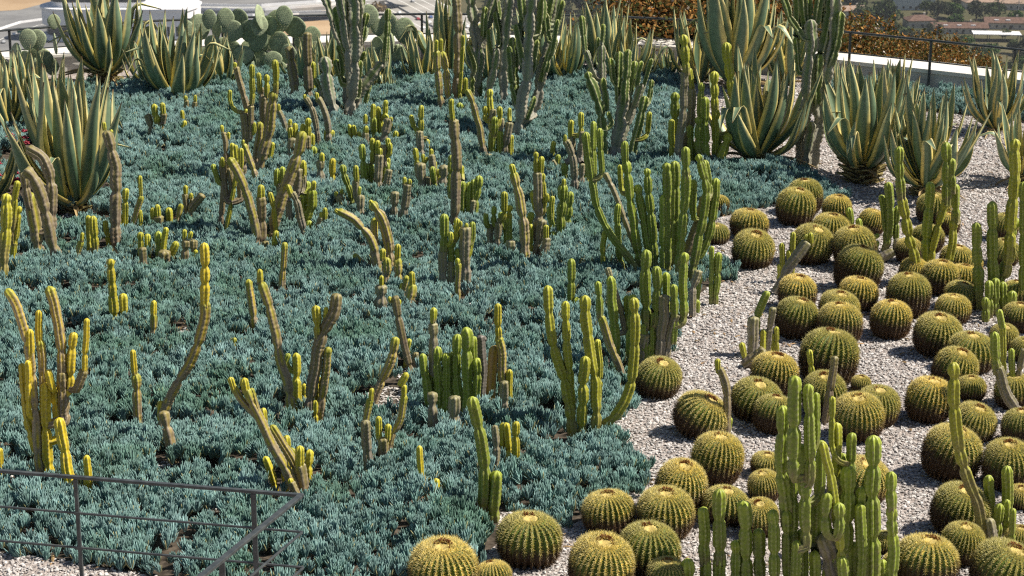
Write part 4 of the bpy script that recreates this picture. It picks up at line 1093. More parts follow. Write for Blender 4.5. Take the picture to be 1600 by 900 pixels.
clump('pair of tall yellowish jointed columns rising among the barrels', """y13 1435,445 1428,400 1418,360 1410,306; +g12 1408,304 1405,270 1404,229; y10 1448,440 1457,390 1467,350 1478,312; +g13 1479,312 1480,262 1479,222; +g10 1488,296 1487,247; y11 1478,440 1488,380 1491,342; +g12 1493,342 1493,287; g12 1446,440 1449,350 1454,284; g9 1452,440 1453,380""", .1, gc, wm=1.12)
clump('row of tall green and yellow columns at the right edge', """g12 1528,440 1527,390 1525,347; g13 1552,450 1551,390 1550,314; y13 1574,420 1580,340 1585,270 1586,217; g11 1566,430 1578,380 1590,341; g10 1599,430 1599,284; g12 1545,496 1545,438; g12 1556,490 1556,434; g10 1540,502 1540,464; g11 1568,488 1568,440; g11 1580,490 1582,454; g12 1531,462 1530,418""", .08, gc, wm=1.15)
clump('bent grey-barked green column at the right edge below the tall row', """k15 1604,656 1574,618 1558,572; +g13 1558,578 1554,545 1554,518; y9 1568,580 1567,505; +g10 1565,506 1561,483; g9 1581,580 1580,544; k10 1592,590 1600,544""", .1, gc)
clump('short dark green columns with a fallen grey log between barrels', """g12 1382,392 1391,355 1388,284; g9 1384,360 1377,304; g9 1400,375 1402,321; k13 1368,408 1398,392; g7 1360,376 1374,366; g10 1368,385 1372,376; k12 1404,394 1403,372""", .0, gc)
clump('two small dark green stubs left of the fallen grey log', """g10 1329,372 1327,324; g9 1346,374 1341,341""", .0, gc)
clump('leaning bare grey stump with small green shoots on open gravel', """k15 1211,458 1235,416 1262,377; +y7 1268,380 1266,363; +y6 1261,374 1259,366; y8 1222,426 1222,379; y8 1238,404 1239,362; y9 1234,412 1232,390; y7 1217,440 1218,412""", .1, gc)
clump('squat cut stump with stubby yellow-green shoots on open gravel', """k15 1175,554 1178,494; g11 1183,500 1190,478 1200,455; y9 1191,552 1193,514; y9 1164,560 1158,535; b16 1162,572 1196,546; k10 1199,545 1208,480; y8 1204,532 1206,520; y7 1214,528 1213,510; y6 1208,545 1211,532""", .1, gc)
clump('slim brown column with green tip and a short yellow finger', """b11 1136,682 1136,630 1133,600 1123,574; +y8 1122,578 1121,560; y9 1113,668 1112,629; g8 1137,678 1141,652; y6 1131,680 1130,668; b12 1120,684 1124,668""", .2, gc)
clump('massive clump of thick green columns at the bottom edge', """g14 1210,915 1210,850 1208,796; g14 1230,915 1229,850 1229,797; g13 1243,915 1245,844; g16 1261,842 1256,760 1252,693; g17 1240,740 1240,650 1241,587; g14 1266,745 1264,660 1264,600; g9 1275,690 1275,613; y8 1300,690 1301,619; g17 1228,800 1222,740 1222,634; g13 1281,760 1284,688; y11 1300,752 1291,715 1284,690; y12 1307,745 1308,660; g13 1331,730 1332,676; g12 1314,775 1316,708; g18 1308,872 1322,852 1325,800 1327,727; g20 1361,920 1363,800 1365,680; g13 1345,865 1345,786; g14 1394,826 1393,790; +g13 1393,790 1393,737; g15 1394,915 1396,831; g10 1380,915 1380,874; g15 1332,915 1333,846; k22 1308,930 1296,870 1283,834; k14 1266,822 1280,850; g14 1256,915 1252,826; g10 1277,812 1270,778; k15 1300,800 1300,752; g10 1290,920 1291,888; g15 1236,850 1238,790 1236,720; g15 1274,840 1276,770; g14 1290,820 1292,770; g15 1346,820 1347,760; g14 1310,830 1311,785; g14 1318,915 1316,870; g15 1275,915 1274,860""", .0, gc, ground=(1300, 925), wm=1.14)
clump('brown post and yellow-tipped stem behind the massive clump', """b11 1289,660 1299,600 1304,556; k9 1275,625 1270,588; +y9 1270,592 1265,546; y8 1302,655 1301,630""", .1, gc)
clump('row of blunt green columns at the bottom edge left of the massive clump', """g14 1103,915 1103,872; +g15 1101,874 1099,792; g16 1125,915 1125,868; +g17 1125,870 1125,764; g17 1076,925 1075,872; g15 1150,918 1150,844; g17 1167,918 1163,782; g15 1188,918 1187,826""", .0, gc, wm=1.12)
clump('long bent yellow-green column with short green columns at lower right', """h17 1540,858 1531,800 1513,746 1498,692 1491,640 1490,566; g15 1547,815 1545,742; g16 1575,815 1575,728; g11 1573,840 1573,780; g14 1557,846 1563,786; g9 1582,868 1582,794; k14 1552,862 1546,810""", .15, gc)
gt_ = 'tall candelabra cacti at the back'
clump('grey-ribbed tall candelabra cactus in front of the prickly pears, upper left', """K20 548,184 549,145 553,70 552,-25; K17 546,182 546,130 555,60 556,-20; K18 560,150 575,126 597,97; +G9 601,98 604,70 606,13; G9 560,146 563,94; G8 573,152 577,130; K13 531,64 515,15 505,-15; K12 560,80 563,30 560,-25; G13 542,80 532,45 525,10; G10 535,128 525,92; K13 546,105 541,60 530,-10; G12 556,40 566,-10; G11 543,40 537,-15; G9 535,110 528,70; G8 562,110 570,80; G9 540,90 545,40; G9 566,60 574,20""", .0, gt_, ground=(549, 180))
clump('massive grey candelabra cactus with green arms reaching out of the top', """K20 808,216 815,170 824,110 828,50 830,-25; K16 835,172 848,110 862,50 876,-15; G14 842,48 848,5 850,-20; G12 812,55 820,8; G13 806,155 803,100 801,58; G10 853,104 868,58; G9 838,74 842,48; G12 855,30 866,-20; G11 818,25 812,-20; G8 864,75 872,30; G10 822,140 826,115; G10 800,122 795,72; G11 816,94 806,38; G10 834,104 840,62; G9 846,120 856,84; G10 858,60 852,20; G9 812,170 800,130; G8 826,180 836,150; G10 870,40 880,0""", .0, gt_, ground=(812, 214))
clump('slender grey candelabra with ribbed blades left of the massive grey one', """K16 738,152 748,90 750,62; +K17 745,64 740,25 735,-15; +K16 752,64 762,28 772,-10; K13 765,138 772,105 777,74; K16 786,174 788,90 796,-15; G9 781,64 775,18; G11 777,24 773,-15; G10 735,160 738,120; G9 752,160 747,108; G8 792,120 800,95; G9 742,100 732,70; G9 756,50 758,10; G9 768,80 762,45; G9 785,110 780,80""", .0, gt_, ground=(765, 165))
clump('green-armed candelabra with a crown of yellow-edged blades, centre right', """K22 962,256 970,200 977,142; G11 967,152 968,80; G11 976,150 982,77; G10 986,138 992,95; G8 979,140 979,107; G12 947,164 943,121; K11 941,134 940,70; K10 928,114 915,78; +G8 914,78 908,24; G8 934,94 935,58; G7 941,62 943,37; G14 937,168 924,130 918,112; K12 985,182 1005,130; +G8 1007,130 1018,91; G7 1015,152 1018,124; G12 990,226 1002,182 1009,150; y8 1012,206 1015,174; G14 943,238 938,160; G9 955,192 950,174; G9 958,120 953,90; G10 995,130 1003,95""", .0, gt_, ground=(960, 252))
clump('brown and yellow jointed columns left of the large dark agave', """k11 1060,240 1068,168 1070,112; +y12 1072,110 1070,85 1067,54; k12 1069,240 1080,182 1080,138; +y8 1081,138 1078,106; g13 1055,245 1055,144; y9 1050,235 1049,186; g10 1095,186 1096,129; g12 1102,230 1102,151; g12 1092,226 1092,182; y12 1117,230 1118,170; +y12 1117,170 1115,111; y12 1140,204 1147,166; +y13 1144,160 1139,110 1134,66; y13 1112,264 1130,235 1138,208; k10 1086,284 1105,262; g11 1120,250 1121,205; g10 1080,250 1078,195""", .05, gt_, ground=(1090, 262))
clump('grey-trunked candelabra with upright green arms at the upper right', """K18 1250,258 1255,205 1262,140 1268,85 1268,30; K22 1268,256 1279,180 1290,112 1300,58 1305,-10; G13 1276,154 1280,84; G11 1252,54 1234,25 1222,-15; G12 1265,34 1260,-20; G12 1275,34 1283,-20; G14 1284,78 1295,20 1297,-25; G13 1300,94 1310,55 1313,18; G9 1248,108 1244,58; G12 1247,44 1245,-25; G11 1258,40 1250,-15; G12 1290,40 1289,-20; K14 1262,240 1268,190""", .0, gt_, ground=(1258, 256))

# ------------------------------------------------------------------ golden barrels: centre x, centre y, width in the photograph
BAR = """1240,323,60 1258,309,54 1309,331,46 1296,352,58 1168,346,58 1172,386,64 1122,320,38 1118,362,40 1260,380,66 1357,347,42 1335,389,64 1330,422,70 1456,325,50 1450,372,48 1492,402,48 1424,426,44 1568,356,42 1566,392,46 1516,410,36
1245,458,58 1240,497,65 1308,475,60 1308,508,66 1337,457,60 1415,465,66 1390,499,62 1468,434,56 1503,432,50 1487,481,53 1497,458,50 1460,521,72 1514,547,70 1483,578,66 1447,625,72 1516,604,46 1514,655,66 1290,562,88 1207,584,70 1346,598,30 1369,632,70 1340,652,76 1285,617,66 1590,460,50 1590,497,48 1566,525,44 1594,545,40 1586,610,60 1176,618,76 1206,648,62 1084,642,82 1025,586,68 1598,668,60
1115,720,80 1196,722,48 1055,765,78 1130,784,70 1197,760,50 1038,797,88 952,795,82 825,835,98 1012,858,90 932,878,100 1187,806,60 1345,745,80 1476,706,88 1573,726,78 1490,793,86 1446,880,98 1556,886,105 1498,850,66 1594,775,42 1592,842,46 691,890,106 775,910,58 1042,898,62 1312,868,44 1382,845,40 1420,392,40 1478,350,36 1400,880,50"""
BAR = [tuple(float(v) for v in t.split(',')) for t in BAR.split()]
LMK = [('massive clump of green columns', 1300, 850), ('long bent yellow-green column', 1525, 770), ('yellow-green candelabra', 925, 670), ('slim brown green-tipped column', 1132, 670), ('leaning bare grey stump', 1222, 440), ('squat cut stump', 1180, 560), ('tall yellowish jointed pair', 1455, 435), ('right-edge row of tall columns', 1550, 470), ('fallen grey log', 1385, 390), ('row of blunt bottom-edge columns', 1130, 890), ('bent grey-barked right-edge column', 1585, 630), ('tall bright green column', 762, 790), ('brown post behind the massive clump', 1293, 655)]
ORD = ['nearest', 'second nearest', 'third nearest', 'fourth nearest', 'fifth nearest', 'sixth nearest', 'seventh nearest', 'eighth nearest', 'ninth nearest', 'tenth nearest', 'eleventh nearest', 'twelfth nearest']
rel = {}
for i, (x, y, w) in enumerate(BAR):
    yb = y + .3 * w
    l = min(LMK, key=lambda q: (q[1] - x) ** 2 + (1.5 * (q[2] - yb)) ** 2)
    dx, dy = x - l[1], yb - l[2]
    side = ('right of' if dx > 0 else 'left of') if abs(dx) > 1.2 * abs(dy) else ('in front of' if dy > 0 else 'behind')
    rel.setdefault((l[0], side), []).append(((dx * dx + dy * dy), i))
LAB = {}
for (ln, side), v in rel.items():
    v.sort()
    for r_, (_, i) in enumerate(v):
        size = 'large' if BAR[i][2] > 84 else ('small' if BAR[i][2] < 47 else 'round')
        LAB[i] = size + ' golden barrel cactus ' + side + ' the ' + ln + (', ' + ORD[r_] + ' there' if len(v) > 1 else '')
for i, (x, y, w) in enumerate(BAR): barrel(x, y, w, LAB[i], i * 5 + int(x) % 3)

# ------------------------------------------------------------------ agaves
agave(165, 132, 168, 31, 'tall broad agave on a shaggy trunk before the white building', 11, .85, .32, 2)
agave(275, 158, 143, 31, 'wide fan-shaped agave second from the left at the back', 12, 1.0, .08, 2)
agave(118, 332, 238, 36, 'big pale-striped agave on a short trunk in the left groundcover', 53, .78, .22, 2)
agave(8, 212, 143, 22, 'upright agave cut by the left edge, below the white building', 14, .8, .1, 1)
agave(78, 212, 132, 19, 'narrow agave behind the big pale-striped agave', 15, .6, .1, 1)
agave(-22, 330, 145, 16, 'agave mostly outside the left edge with one broad leaf showing', 16, .8, .1, 0)
agave(348, 145, 91, 16, 'small agave right of the wide fan-shaped agave', 17, .7, .05, 2)
agave(478, 136, 87, 16, 'agave half hidden by dark posts left of the grey-ribbed candelabra', 18, .7, .05, 1)
agave(664, 134, 91, 22, 'compact agave with golden leaf edges below the freeway', 19, .75, .05, 0)
agave(702, 118, 134, 19, 'narrow spiky agave behind the tall brown pole at the top middle', 20, .5, .1, 0)
agave(888, 132, 107, 19, 'agave leaning out right of the massive grey candelabra', 21, 1.05, .08, 2)
agave(940, 122, 132, 24, 'spiky agave behind the green-armed candelabra', 22, .7, .1, 1)
agave(1002, 126, 67, 16, 'low agave against the parapet, left of the jointed columns', 23, .9, .04, 1)
agave(1045, 122, 53, 19, 'smallest low agave against the parapet behind the jointed columns', 24, .8, .04, 0)
agave(1182, 262, 192, 34, 'large dark agave on a scaly base right of the jointed columns', 25, .9, .24, 2)
agave(1150, 140, 197, 34, 'very tall agave with arching leaf tips before the parapet', 26, .75, .2, 4)
agave(1226, 132, 125, 16, 'agave squeezed between the very tall agave and the grey-trunked candelabra', 27, .7, .1, 1)
agave(1345, 284, 192, 35, 'full agave on a scaly trunk right of the grey-trunked candelabra', 28, .98, .34, 3)
agave(1392, 196, 109, 24, 'upright agave behind the full agave, near the parapet', 29, .7, .1, 1)
agave(1446, 306, 176, 35, 'broadest agave on the right gravel with leaves arching to both sides', 30, 1.05, .24, 3)
agave(1556, 205, 125, 25, 'agave by the parapet at the upper right edge', 31, .8, .1, 1)
agave(1600, 285, 132, 22, 'agave cut by the right edge above the tall columns', 32, .9, .15, 1)
agave(604, 146, 34, 16, 'tiny young agave below the prickly pears', 33, .8, .03, 0, 0)
agave(182, 186, 26, 14, 'tiny grey-green young agave behind the big left agave', 34, .8, .02, 0, 0)
agave(1312, 196, 103, 15, 'slim agave left of the upright one near the parapet', 35, .6, .06, 1)

agave(518, 132, 92, 17, 'agave showing between the straight dark post and the grey-ribbed candelabra', 37, .7, .05, 1)
agave(586, 142, 82, 17, 'agave right of the grey-ribbed candelabra, before the prickly pear', 38, .8, .05, 1)
agave(762, 132, 104, 20, 'agave behind the slender grey candelabra', 39, .7, .06, 1)
agave(846, 130, 120, 20, 'agave directly behind the massive grey candelabra', 40, .8, .06, 1)
agave(972, 130, 100, 20, 'agave right of the green-armed candelabra crown', 41, .8, .06, 1)
agave(1092, 130, 120, 20, 'agave behind the brown and yellow jointed columns', 42, .7, .06, 2)
agave(30, 150, 84, 17, 'agave under the leftmost prickly pear', 43, .8, .06, 1)
agave(235, 140, 86, 17, 'agave between the tall broad agave and the wide fan-shaped one', 44, .8, .06, 1)
pear('prickly pear left of the tall broad agave', (58, 128), [(44, 62, 22, 28), (62, 62, 24, 28), (63, 88, 26, 26), (25, 82, 12, 26), (44, 98, 20, 24), (84, 34, 16, 20), (88, 68, 18, 28), (60, 108, 24, 22)], 1)
pear('wide prickly pear with many round pads between the agaves', (400, 120), [(315, 42, 28, 34), (338, 46, 18, 28), (362, 48, 27, 28), (388, 48, 28, 30), (400, 62, 25, 32), (412, 26, 10, 34), (436, 33, 30, 32), (462, 42, 30, 28), (422, 60, 27, 32), (438, 68, 27, 32), (412, 92, 24, 26), (488, 55, 22, 24), (392, 78, 22, 26), (350, 72, 18, 24), (380, 86, 26, 24), (302, 70, 22, 28), (330, 70, 22, 26), (424, 40, 22, 26), (450, 84, 24, 26), (366, 78, 24, 26), (235, 55, 18, 26), (228, 72, 20, 26), (295, 48, 22, 28), (325, 30, 18, 26), (352, 28, 22, 26), (376, 30, 24, 28), (402, 40, 22, 28), (448, 24, 22, 26), (474, 66, 24, 28), (490, 80, 22, 26), (430, 94, 24, 24), (340, 92, 24, 24), (310, 88, 24, 24), (396, 98, 24, 22)], 2)
pear('prickly pear behind the grey-ribbed candelabra', (608, 116), [(575, 25, 25, 30), (570, 45, 20, 32), (593, 42, 18, 24), (613, 38, 22, 32), (630, 48, 28, 34), (590, 75, 16, 30), (612, 66, 14, 28), (632, 95, 20, 26), (620, 84, 22, 24), (604, 60, 20, 26), (641, 60, 18, 26), (580, 92, 22, 26), (600, 98, 22, 24)], 3)
red_plant(46, 240, 62, 'dark red rosettes beside the big pale-striped agave', 5)
red_plant(22, 306, 56, 'crimson rosettes at the left edge under the brown arching stems', 6)

plant_mats()

# ------------------------------------------------------------------ beyond the parapet
ZV = -190.0
def Vv(px, py, z=ZV): return G(px, py, z)
def leaf_cloud(seed, n, size, rx, ry, rz, cols, lobes=9, hollow=.55):
    rnd = np.random.default_rng(seed)
    L = []
    for _ in range(lobes):
        d = rnd.standard_normal(3); d /= np.linalg.norm(d); d[2] = abs(d[2]) * .9 - .15
        L.append((d * rnd.uniform(.35, .75), rnd.uniform(.28, .5)))
    V = []; Q = []; C = []
    for i in range(n):
        c, r = L[rnd.integers(lobes)]
        d = rnd.standard_normal(3); d /= np.linalg.norm(d)
        p = c + d * r * (hollow + (1 - hollow) * rnd.random() ** .5)
        p = p * np.array((rx, ry, rz))
        a = rnd.standard_normal(3) + d * .8; a /= np.linalg.norm(a); x = np.cross(a, rnd.standard_normal(3)); x /= np.linalg.norm(x); y = np.cross(a, x)
        s = size * rnd.uniform(.6, 1.3); n0 = len(V)
        V += [p - x * s, p - y * s * .6, p + x * s, p + y * s * .6]; Q.append((n0, n0 + 1, n0 + 2, n0 + 3))
        cc = np.array(cols[rnd.integers(len(cols))]) * rnd.uniform(.75, 1.25); C += [cc] * 4
    return np.array(V), np.array(Q), np.array(C)
def far_tree_meshes(seed, cols, rx, rz):
    v, q, c = leaf_cloud(seed, 900, .75, rx, rx, rz, cols, 11)
    v[:, 2] += rz * .78
    crown = mesh_np('crown', v, q, None, M['far_leaf'], False, c)
    m = MB(); rnd = random.Random(seed)
    m.tube([(0, 0, -1), (.1, .1, rz * .5), (.3, 0, rz)], [.55, .42, .25], 7)
    for k in range(5):
        a = k * 1.26; m.tube([(.1, .1, rz * .4), (math.cos(a) * rx * .3, math.sin(a) * rx * .3, rz * .8), (math.cos(a) * rx * .55, math.sin(a) * rx * .55, rz * 1.2)], [.25, .18, .08], 5)
    me = bpy.data.meshes.new('trunk'); me.from_pydata(m.v, [], m.f); me.materials.append(M['trunk'])
    return crown, me
OAK = [(0.055, 0.08, 0.03), (0.075, 0.10, 0.036), (0.09, 0.115, 0.045)]
EUC = [(0.07, 0.08, 0.045), (0.09, 0.095, 0.06), (0.055, 0.065, 0.035)]
LUSH = [(0.06, 0.11, 0.025), (0.08, 0.14, 0.035), (0.045, 0.085, 0.022)]
DRY = [(0.22, 0.17, 0.09), (0.30, 0.24, 0.14), (0.17, 0.12, 0.06)]
FT = {'oak': [far_tree_meshes(i, OAK, 8, 7) for i in (1, 2)], 'euc': [far_tree_meshes(i, EUC, 7, 9) for i in (3, 4)], 'lush': [far_tree_meshes(i, LUSH, 7.5, 6) for i in (5, 6)], 'dry': [far_tree_meshes(7, DRY, 7, 5)]}
def tree(px, py, wpx, kind, label, k=0, grp='trees in the valley'):
    P = Vv(px, py); s = wpx * mpp(P) / {'oak': 15, 'euc': 13, 'lush': 14, 'dry': 13}[kind]
    r = empty('valley_tree', P, k * 1.7); tag(r, label, 'tree', grp)
    cr, tr = FT[kind][k % len(FT[kind])]
    for nm, me in (('crown', cr), ('trunk', tr)):
        o_ = link(nm, me, r); o_.scale = (s, s, s)
TREES = [(1345, 40, 44, 'oak', 'dark tree behind the railing, left of the biggest dark tree'), (1382, 50, 66, 'oak', 'biggest dark round tree above the rust shrubs'), (1330, 18, 34, 'euc', 'grey-green thin tree at the top edge right of the candelabra'), (1300, 30, 30, 'lush', 'green tree peeking out behind the grey-trunked candelabra'), (1448, 22, 30, 'oak', 'dark tree between the blue-grey house and the hipped brown roof'), (1465, 34, 34, 'euc', 'grey-olive tree right of the hipped brown roof'), (1492, 30, 40, 'lush', 'green round tree above the long brown roof'), (1525, 34, 34, 'euc', 'grey bushy tree over the middle of the long brown roof'), (1555, 32, 40, 'oak', 'dark tree at the top right before the tan roof'), (1590, 40, 34, 'lush', 'green tree at the right edge above the white awning'),
 (1460, 66, 50, 'euc', 'grey-green bush below the hipped brown roof'), (1505, 78, 54, 'lush', 'bright green bushy tree left of the white awning'), (1545, 92, 60, 'lush', 'green tree below the white awning'), (1588, 84, 50, 'oak', 'dark green tree right of the white awning'), (1600, 108, 54, 'lush', 'green tree at the right edge behind the railing'), (1410, 72, 40, 'oak', 'dark bush behind the rust shrubs, left of the grey-green bush'), (1320, 62, 40, 'oak', 'dark bush right behind the grey-trunked candelabra'), (1480, 100, 56, 'lush', 'green bush right behind the rust shrubs'), (1570, 62, 36, 'oak', 'small dark tree under the pergola'),
 (905, 20, 44, 'oak', 'dark tree above the spiky agave, leftmost of three'), (940, 24, 46, 'oak', 'dark tree above the spiky agave, middle of three'), (975, 22, 44, 'oak', 'dark tree above the spiky agave, rightmost of three'), (880, 40, 40, 'euc', 'olive tree right of the massive candelabra top'), (925, 46, 50, 'oak', 'broad dark tree just above the parapet right of the massive candelabra'), (985, 46, 44, 'euc', 'olive tree beside the rust shrubs'), (1020, 14, 46, 'oak', 'dark tree above the rust shrubs at the top edge'), (1060, 20, 46, 'oak', 'dark tree at the top edge left of the tall agave'),
 (588, 24, 34, 'dry', 'straw-coloured bare shrub beside the freeway'), (608, 38, 26, 'dry', 'smaller straw-coloured shrub at the freeway edge'), (770, 22, 44, 'oak', 'dark tree at the right side of the freeway'), (810, 30, 50, 'euc', 'olive tree behind the massive grey candelabra'), (1210, 30, 40, 'oak', 'dark tree between the tall agave and the grey candelabra'), (1100, 40, 44, 'oak', 'dark tree behind the tall agave, left'), (1160, 40, 44, 'euc', 'olive tree behind the tall agave, right'), (850, 16, 44, 'oak', 'dark tree behind the top of the massive candelabra')]
for i, t in enumerate(TREES): tree(t[0], t[1], t[2] * (.62 if t[1] > 58 and t[0] > 1430 else 1), t[3], t[4], i)

# woods that read as one mass between the houses
def woods():
    rng = np.random.default_rng(4); pts = []; idx = []
    var = [FT['oak'][0][0], FT['euc'][0][0], FT['lush'][0][0], FT['oak'][1][0], FT['euc'][1][0]]
    HS = [(1440, 40, 30), (1500, 48, 52), (1575, 42, 44), (1428, 12, 40), (1540, 10, 40), (1590, 12, 30), (1335, 26, 22), (1558, 60, 44)]
    while len(pts) < 800:
        x = rng.uniform(760, 1900); y = rng.uniform(-60, 125)
        if any(abs(x - a) < w and -8 < y - b_ < 34 for a, b_, w in HS): continue
        p = Vv(x, y); pts.append((p.x, p.y, p.z - rng.uniform(0, 2))); idx.append(rng.integers(5))
    n = len(pts); o_ = scatter('woodland', pts, np.stack([np.zeros(n), np.zeros(n), rng.uniform(0, 6, n)], 1), rng.uniform(.45, 1.0, n), idx, var)
    tag(o_, 'far-off dark green woods and scrub between the valley houses', 'woods', kind='stuff')
woods()
# roads
def road_strip(name, pix, width, mat, dz=0.0, z=ZV, label=None):
    P = [Vv(x, y, z) for x, y in pix]; P = resamp(P, 24)
    V, Q = sweep(P, -width / 2, width / 2, dz - .3, dz + .1)
    return link(name, mesh_np(name, V, Q, mat=mat, smooth=False)), P
f, FP = road_strip('freeway', [(520, -40), (620, 10), (700, 55), (800, 120), (860, 160)], 62, M['road'], .3); tag(f, kind='structure')
for off in (-30, -22, -15, -8, 0, 8, 15, 22, 30):
    V, Q = sweep(FP, off - .35, off + .35, .42, .45); q = link('lane_marking', mesh_np('lane_marking', V, Q, mat=M['paint'], smooth=False), f)
V, Q = sweep(FP, -1.2, -.6, .41, 1.4); link('median_barrier', mesh_np('median_barrier', V, Q, mat=M['grey'], smooth=False), f)
f2, FP2 = road_strip('ramp_road', [(-60, 100), (0, 62), (60, 40), (200, 22), (330, 30), (520, 26)], 30, M['asphalt'], .2); tag(f2, kind='structure')
V, Q = sweep(FP2, 14.2, 15, .3, 1.5); link('kerb_wall', mesh_np('kerb_wall', V, Q, mat=M['white'], smooth=False), f2)
V, Q = sweep(FP2, -.3, .3, .31, .34); link('lane_marking', mesh_np('lane_marking', V, Q, mat=M['paint'], smooth=False), f2)
m = MB(); a = [Vv(-80, 22), Vv(30, 16), Vv(90, 0), Vv(110, -40), Vv(-80, -50)]; m.prism([(p.x, p.y) for p in a][::-1], ZV - 1, ZV + .25); tag(m.build('bare_earth', M['tan_earth']), kind='structure')
m = MB(); a = [Vv(395, 70), Vv(520, 60), Vv(600, 30), Vv(590, 8), Vv(450, 22)]; m.prism([(p.x, p.y) for p in a], ZV - 1, ZV + .2); tag(m.build('bare_earth', M['tan_earth']), kind='structure')
m = MB(); a = [Vv(-200, 130), Vv(420, 130), Vv(560, 40), Vv(520, 0), Vv(300, -30), Vv(0, -60), Vv(-200, 20)]; m.prism([(p.x, p.y) for p in a], ZV - 2, ZV + .12); tag(m.build('paved_yard', M['asphalt']), kind='structure')
# overpass
def overpass(pix, z, w, label):
    P = resamp([Vv(x, y, ZV + z) for x, y in pix], 14); r = empty('overpass', Vector((P[0].x, P[0].y, ZV))); O = r.location
    P = [p - O for p in P]; P = [Vector((p.x, p.y, z)) for p in P]
    V, Q = sweep(P, -w / 2, w / 2, -1.6, 0); link('deck', mesh_np('deck', V, Q, mat=M['grey'], smooth=False), r)
    for o0 in (-w / 2 - .01, w / 2 - .49):
        V, Q = sweep(P, o0, o0 + .5, .01, 1.5); link('parapet', mesh_np('parapet', V, Q, mat=M['white'], smooth=False), r)
    for k in (2, 5, 8, 11):
        m = MB(); m.box(P[k].x - 1.6, P[k].x + 1.6, P[k].y - 2.4, P[k].y + 2.4, -.5, z - 1.6); m.build('pier', M['grey'], r)
    tag(r, label, 'bridge'); return r
overpass([(285, 12), (400, 14), (515, 6), (640, -14)], 9, 16, 'pale concrete overpass above the wide prickly pear')
overpass([(285, 30), (400, 28), (460, 22)], 6, 12, 'lower grey ramp bridge right of the white building')
# white building with a rounded end
def white_building():
    P = Vv(60, 66); s = mpp(P); r = empty('white_building', P); tag(r, 'large white building with a rounded end and dark louvres, upper left', 'building')
    Lx = 232 * s; d = 34
    def rounded(inset, x1, rad):
        pl = []
        for k in range(13):
            a = math.pi / 2 + math.pi * k / 12; pl.append((rad + math.cos(a) * (rad - inset), d / 2 + math.sin(a) * (d / 2 - inset)))
        pl += [(x1 - inset, inset), (x1 - inset + 4, d * .3), (x1 - inset + 4, d * .8), (x1 - inset, d - inset)]
        return pl
    def blk(nm, z0, z1, inset, x1, mat, x0=0):
        m = MB(); m.prism([(x + x0, y) for x, y in rounded(inset, x1, 16)], z0, z1); m.build(nm, mat, r)
    blk('plinth', -1, 3.2, 0, Lx, M['white']); blk('dark_band', 3.2, 9, 1.6, Lx - 2, M['dark_glass']); blk('fascia', 9, 18, -.5, Lx, M['white']); blk('roof_slab', 18, 19.0, -1.4, Lx, M['white']); blk('upper_storey', 19.0, 34, 5, Lx - 24, M['white']); blk('upper_windows', 22, 25, 4.7, Lx - 23.7, M['dark_glass'])
    for k in range(26):
        x = 18 + k * (Lx - 22) / 25
        m = MB(); m.box(x - .45, x + .45, .4, 1.8, 3.2, 9); m.build('louvre', M['white'], r)
    return r
white_building()
# houses
def house(px, py, wpx, label, roofm, wallm, hip=True, dpt=9.0, hgt=4.0, rot=0.0, skylights=0):
    P = Vv(px, py); w = wpx * mpp(P); r = empty('house', P, rot); tag(r, label, 'house', 'houses in the valley')
    m = MB(); m.box(-w / 2, w / 2, 0, dpt, -1, hgt); m.build('wall', wallm, r)
    e = .7; rh = hgt + 2.9; ins = dpt / 2 if hip else 0
    m = MB(); X0, X1, Y0, Y1 = -w / 2 - e, w / 2 + e, -e, dpt + e
    z0, z1 = hgt + .02, hgt + .3
    m.add([(X0, Y0, z0), (X1, Y0, z0), (X1, Y1, z0), (X0, Y1, z0), (X0, Y0, z1), (X1, Y0, z1), (X1, Y1, z1), (X0, Y1, z1), (X0 + ins, dpt / 2, rh), (X1 - ins, dpt / 2, rh)],
          [(0, 3, 2, 1), (0, 1, 5, 4), (1, 2, 6, 5), (2, 3, 7, 6), (3, 0, 4, 7), (4, 5, 9, 8), (5, 6, 9), (6, 7, 8, 9), (7, 4, 8)])
    ro = m.build('roof', roofm, r)
    m = MB(); m.box(w * .2, w * .2 + 1.1, dpt * .6, dpt * .6 + 1.1, rh - 2.2, rh + 1); m.build('chimney', M['stucco'], ro)
    for k in range(skylights):
        x = -w * .3 + k * w * .25; m = MB(); zz = hgt + .3 + (rh - hgt - .3) * .45; m.box(x, x + 2.6, dpt * .14, dpt * .34, zz - .9, zz + .35); m.build('skylight', M['white'], ro)
    nw = max(2, int(w / 4)); 
    for k in range(nw):
        x = -w / 2 + (k + .5) * w / nw
        m = MB(); m.box(x - .9, x + .9, -.12, .06, 1.0, 2.6); wd = m.build('window', M['white'], r)
        m = MB(); m.box(x - .75, x + .75, -.16, -.05, 1.12, 2.48); m.build('pane', M['dark_glass'], wd)
    m = MB(); m.box(-.6 + w * .05, .6 + w * .05, -.14, .05, -.2, 2.2); m.build('door', M['trunk'], r)
house(1440, 44, 42, 'house with a hipped brown roof right of the biggest dark tree', M['roof'], M['stucco'], True, 12, 4.2, .12)
house(1500, 53, 86, 'long low house with brown roof and white skylights', M['roof'], M['stucco'], False, 10, 3.2, -.04, 3)
house(1575, 46, 70, 'brown-roofed house at the upper right behind the white awning', M['roof'], M['stucco'], False, 11, 3.6, -.1, 2)
house(1428, 16, 66, 'pale blue-grey house at the top edge left of the dark trees', M['roof2'], M['stucco2'], False, 9, 8.0, 0)
house(1540, 14, 62, 'tan-roofed house at the top edge, middle of the right', M['roof2'], M['stucco'], True, 11, 4, .1)
house(1590, 16, 50, 'tan-roofed house in the top right corner', M['roof2'], M['stucco'], True, 11, 4, -.1)
house(1335, 30, 34, 'pale house among thin trees right of the candelabra', M['roof2'], M['stucco'], False, 8, 5, .2)
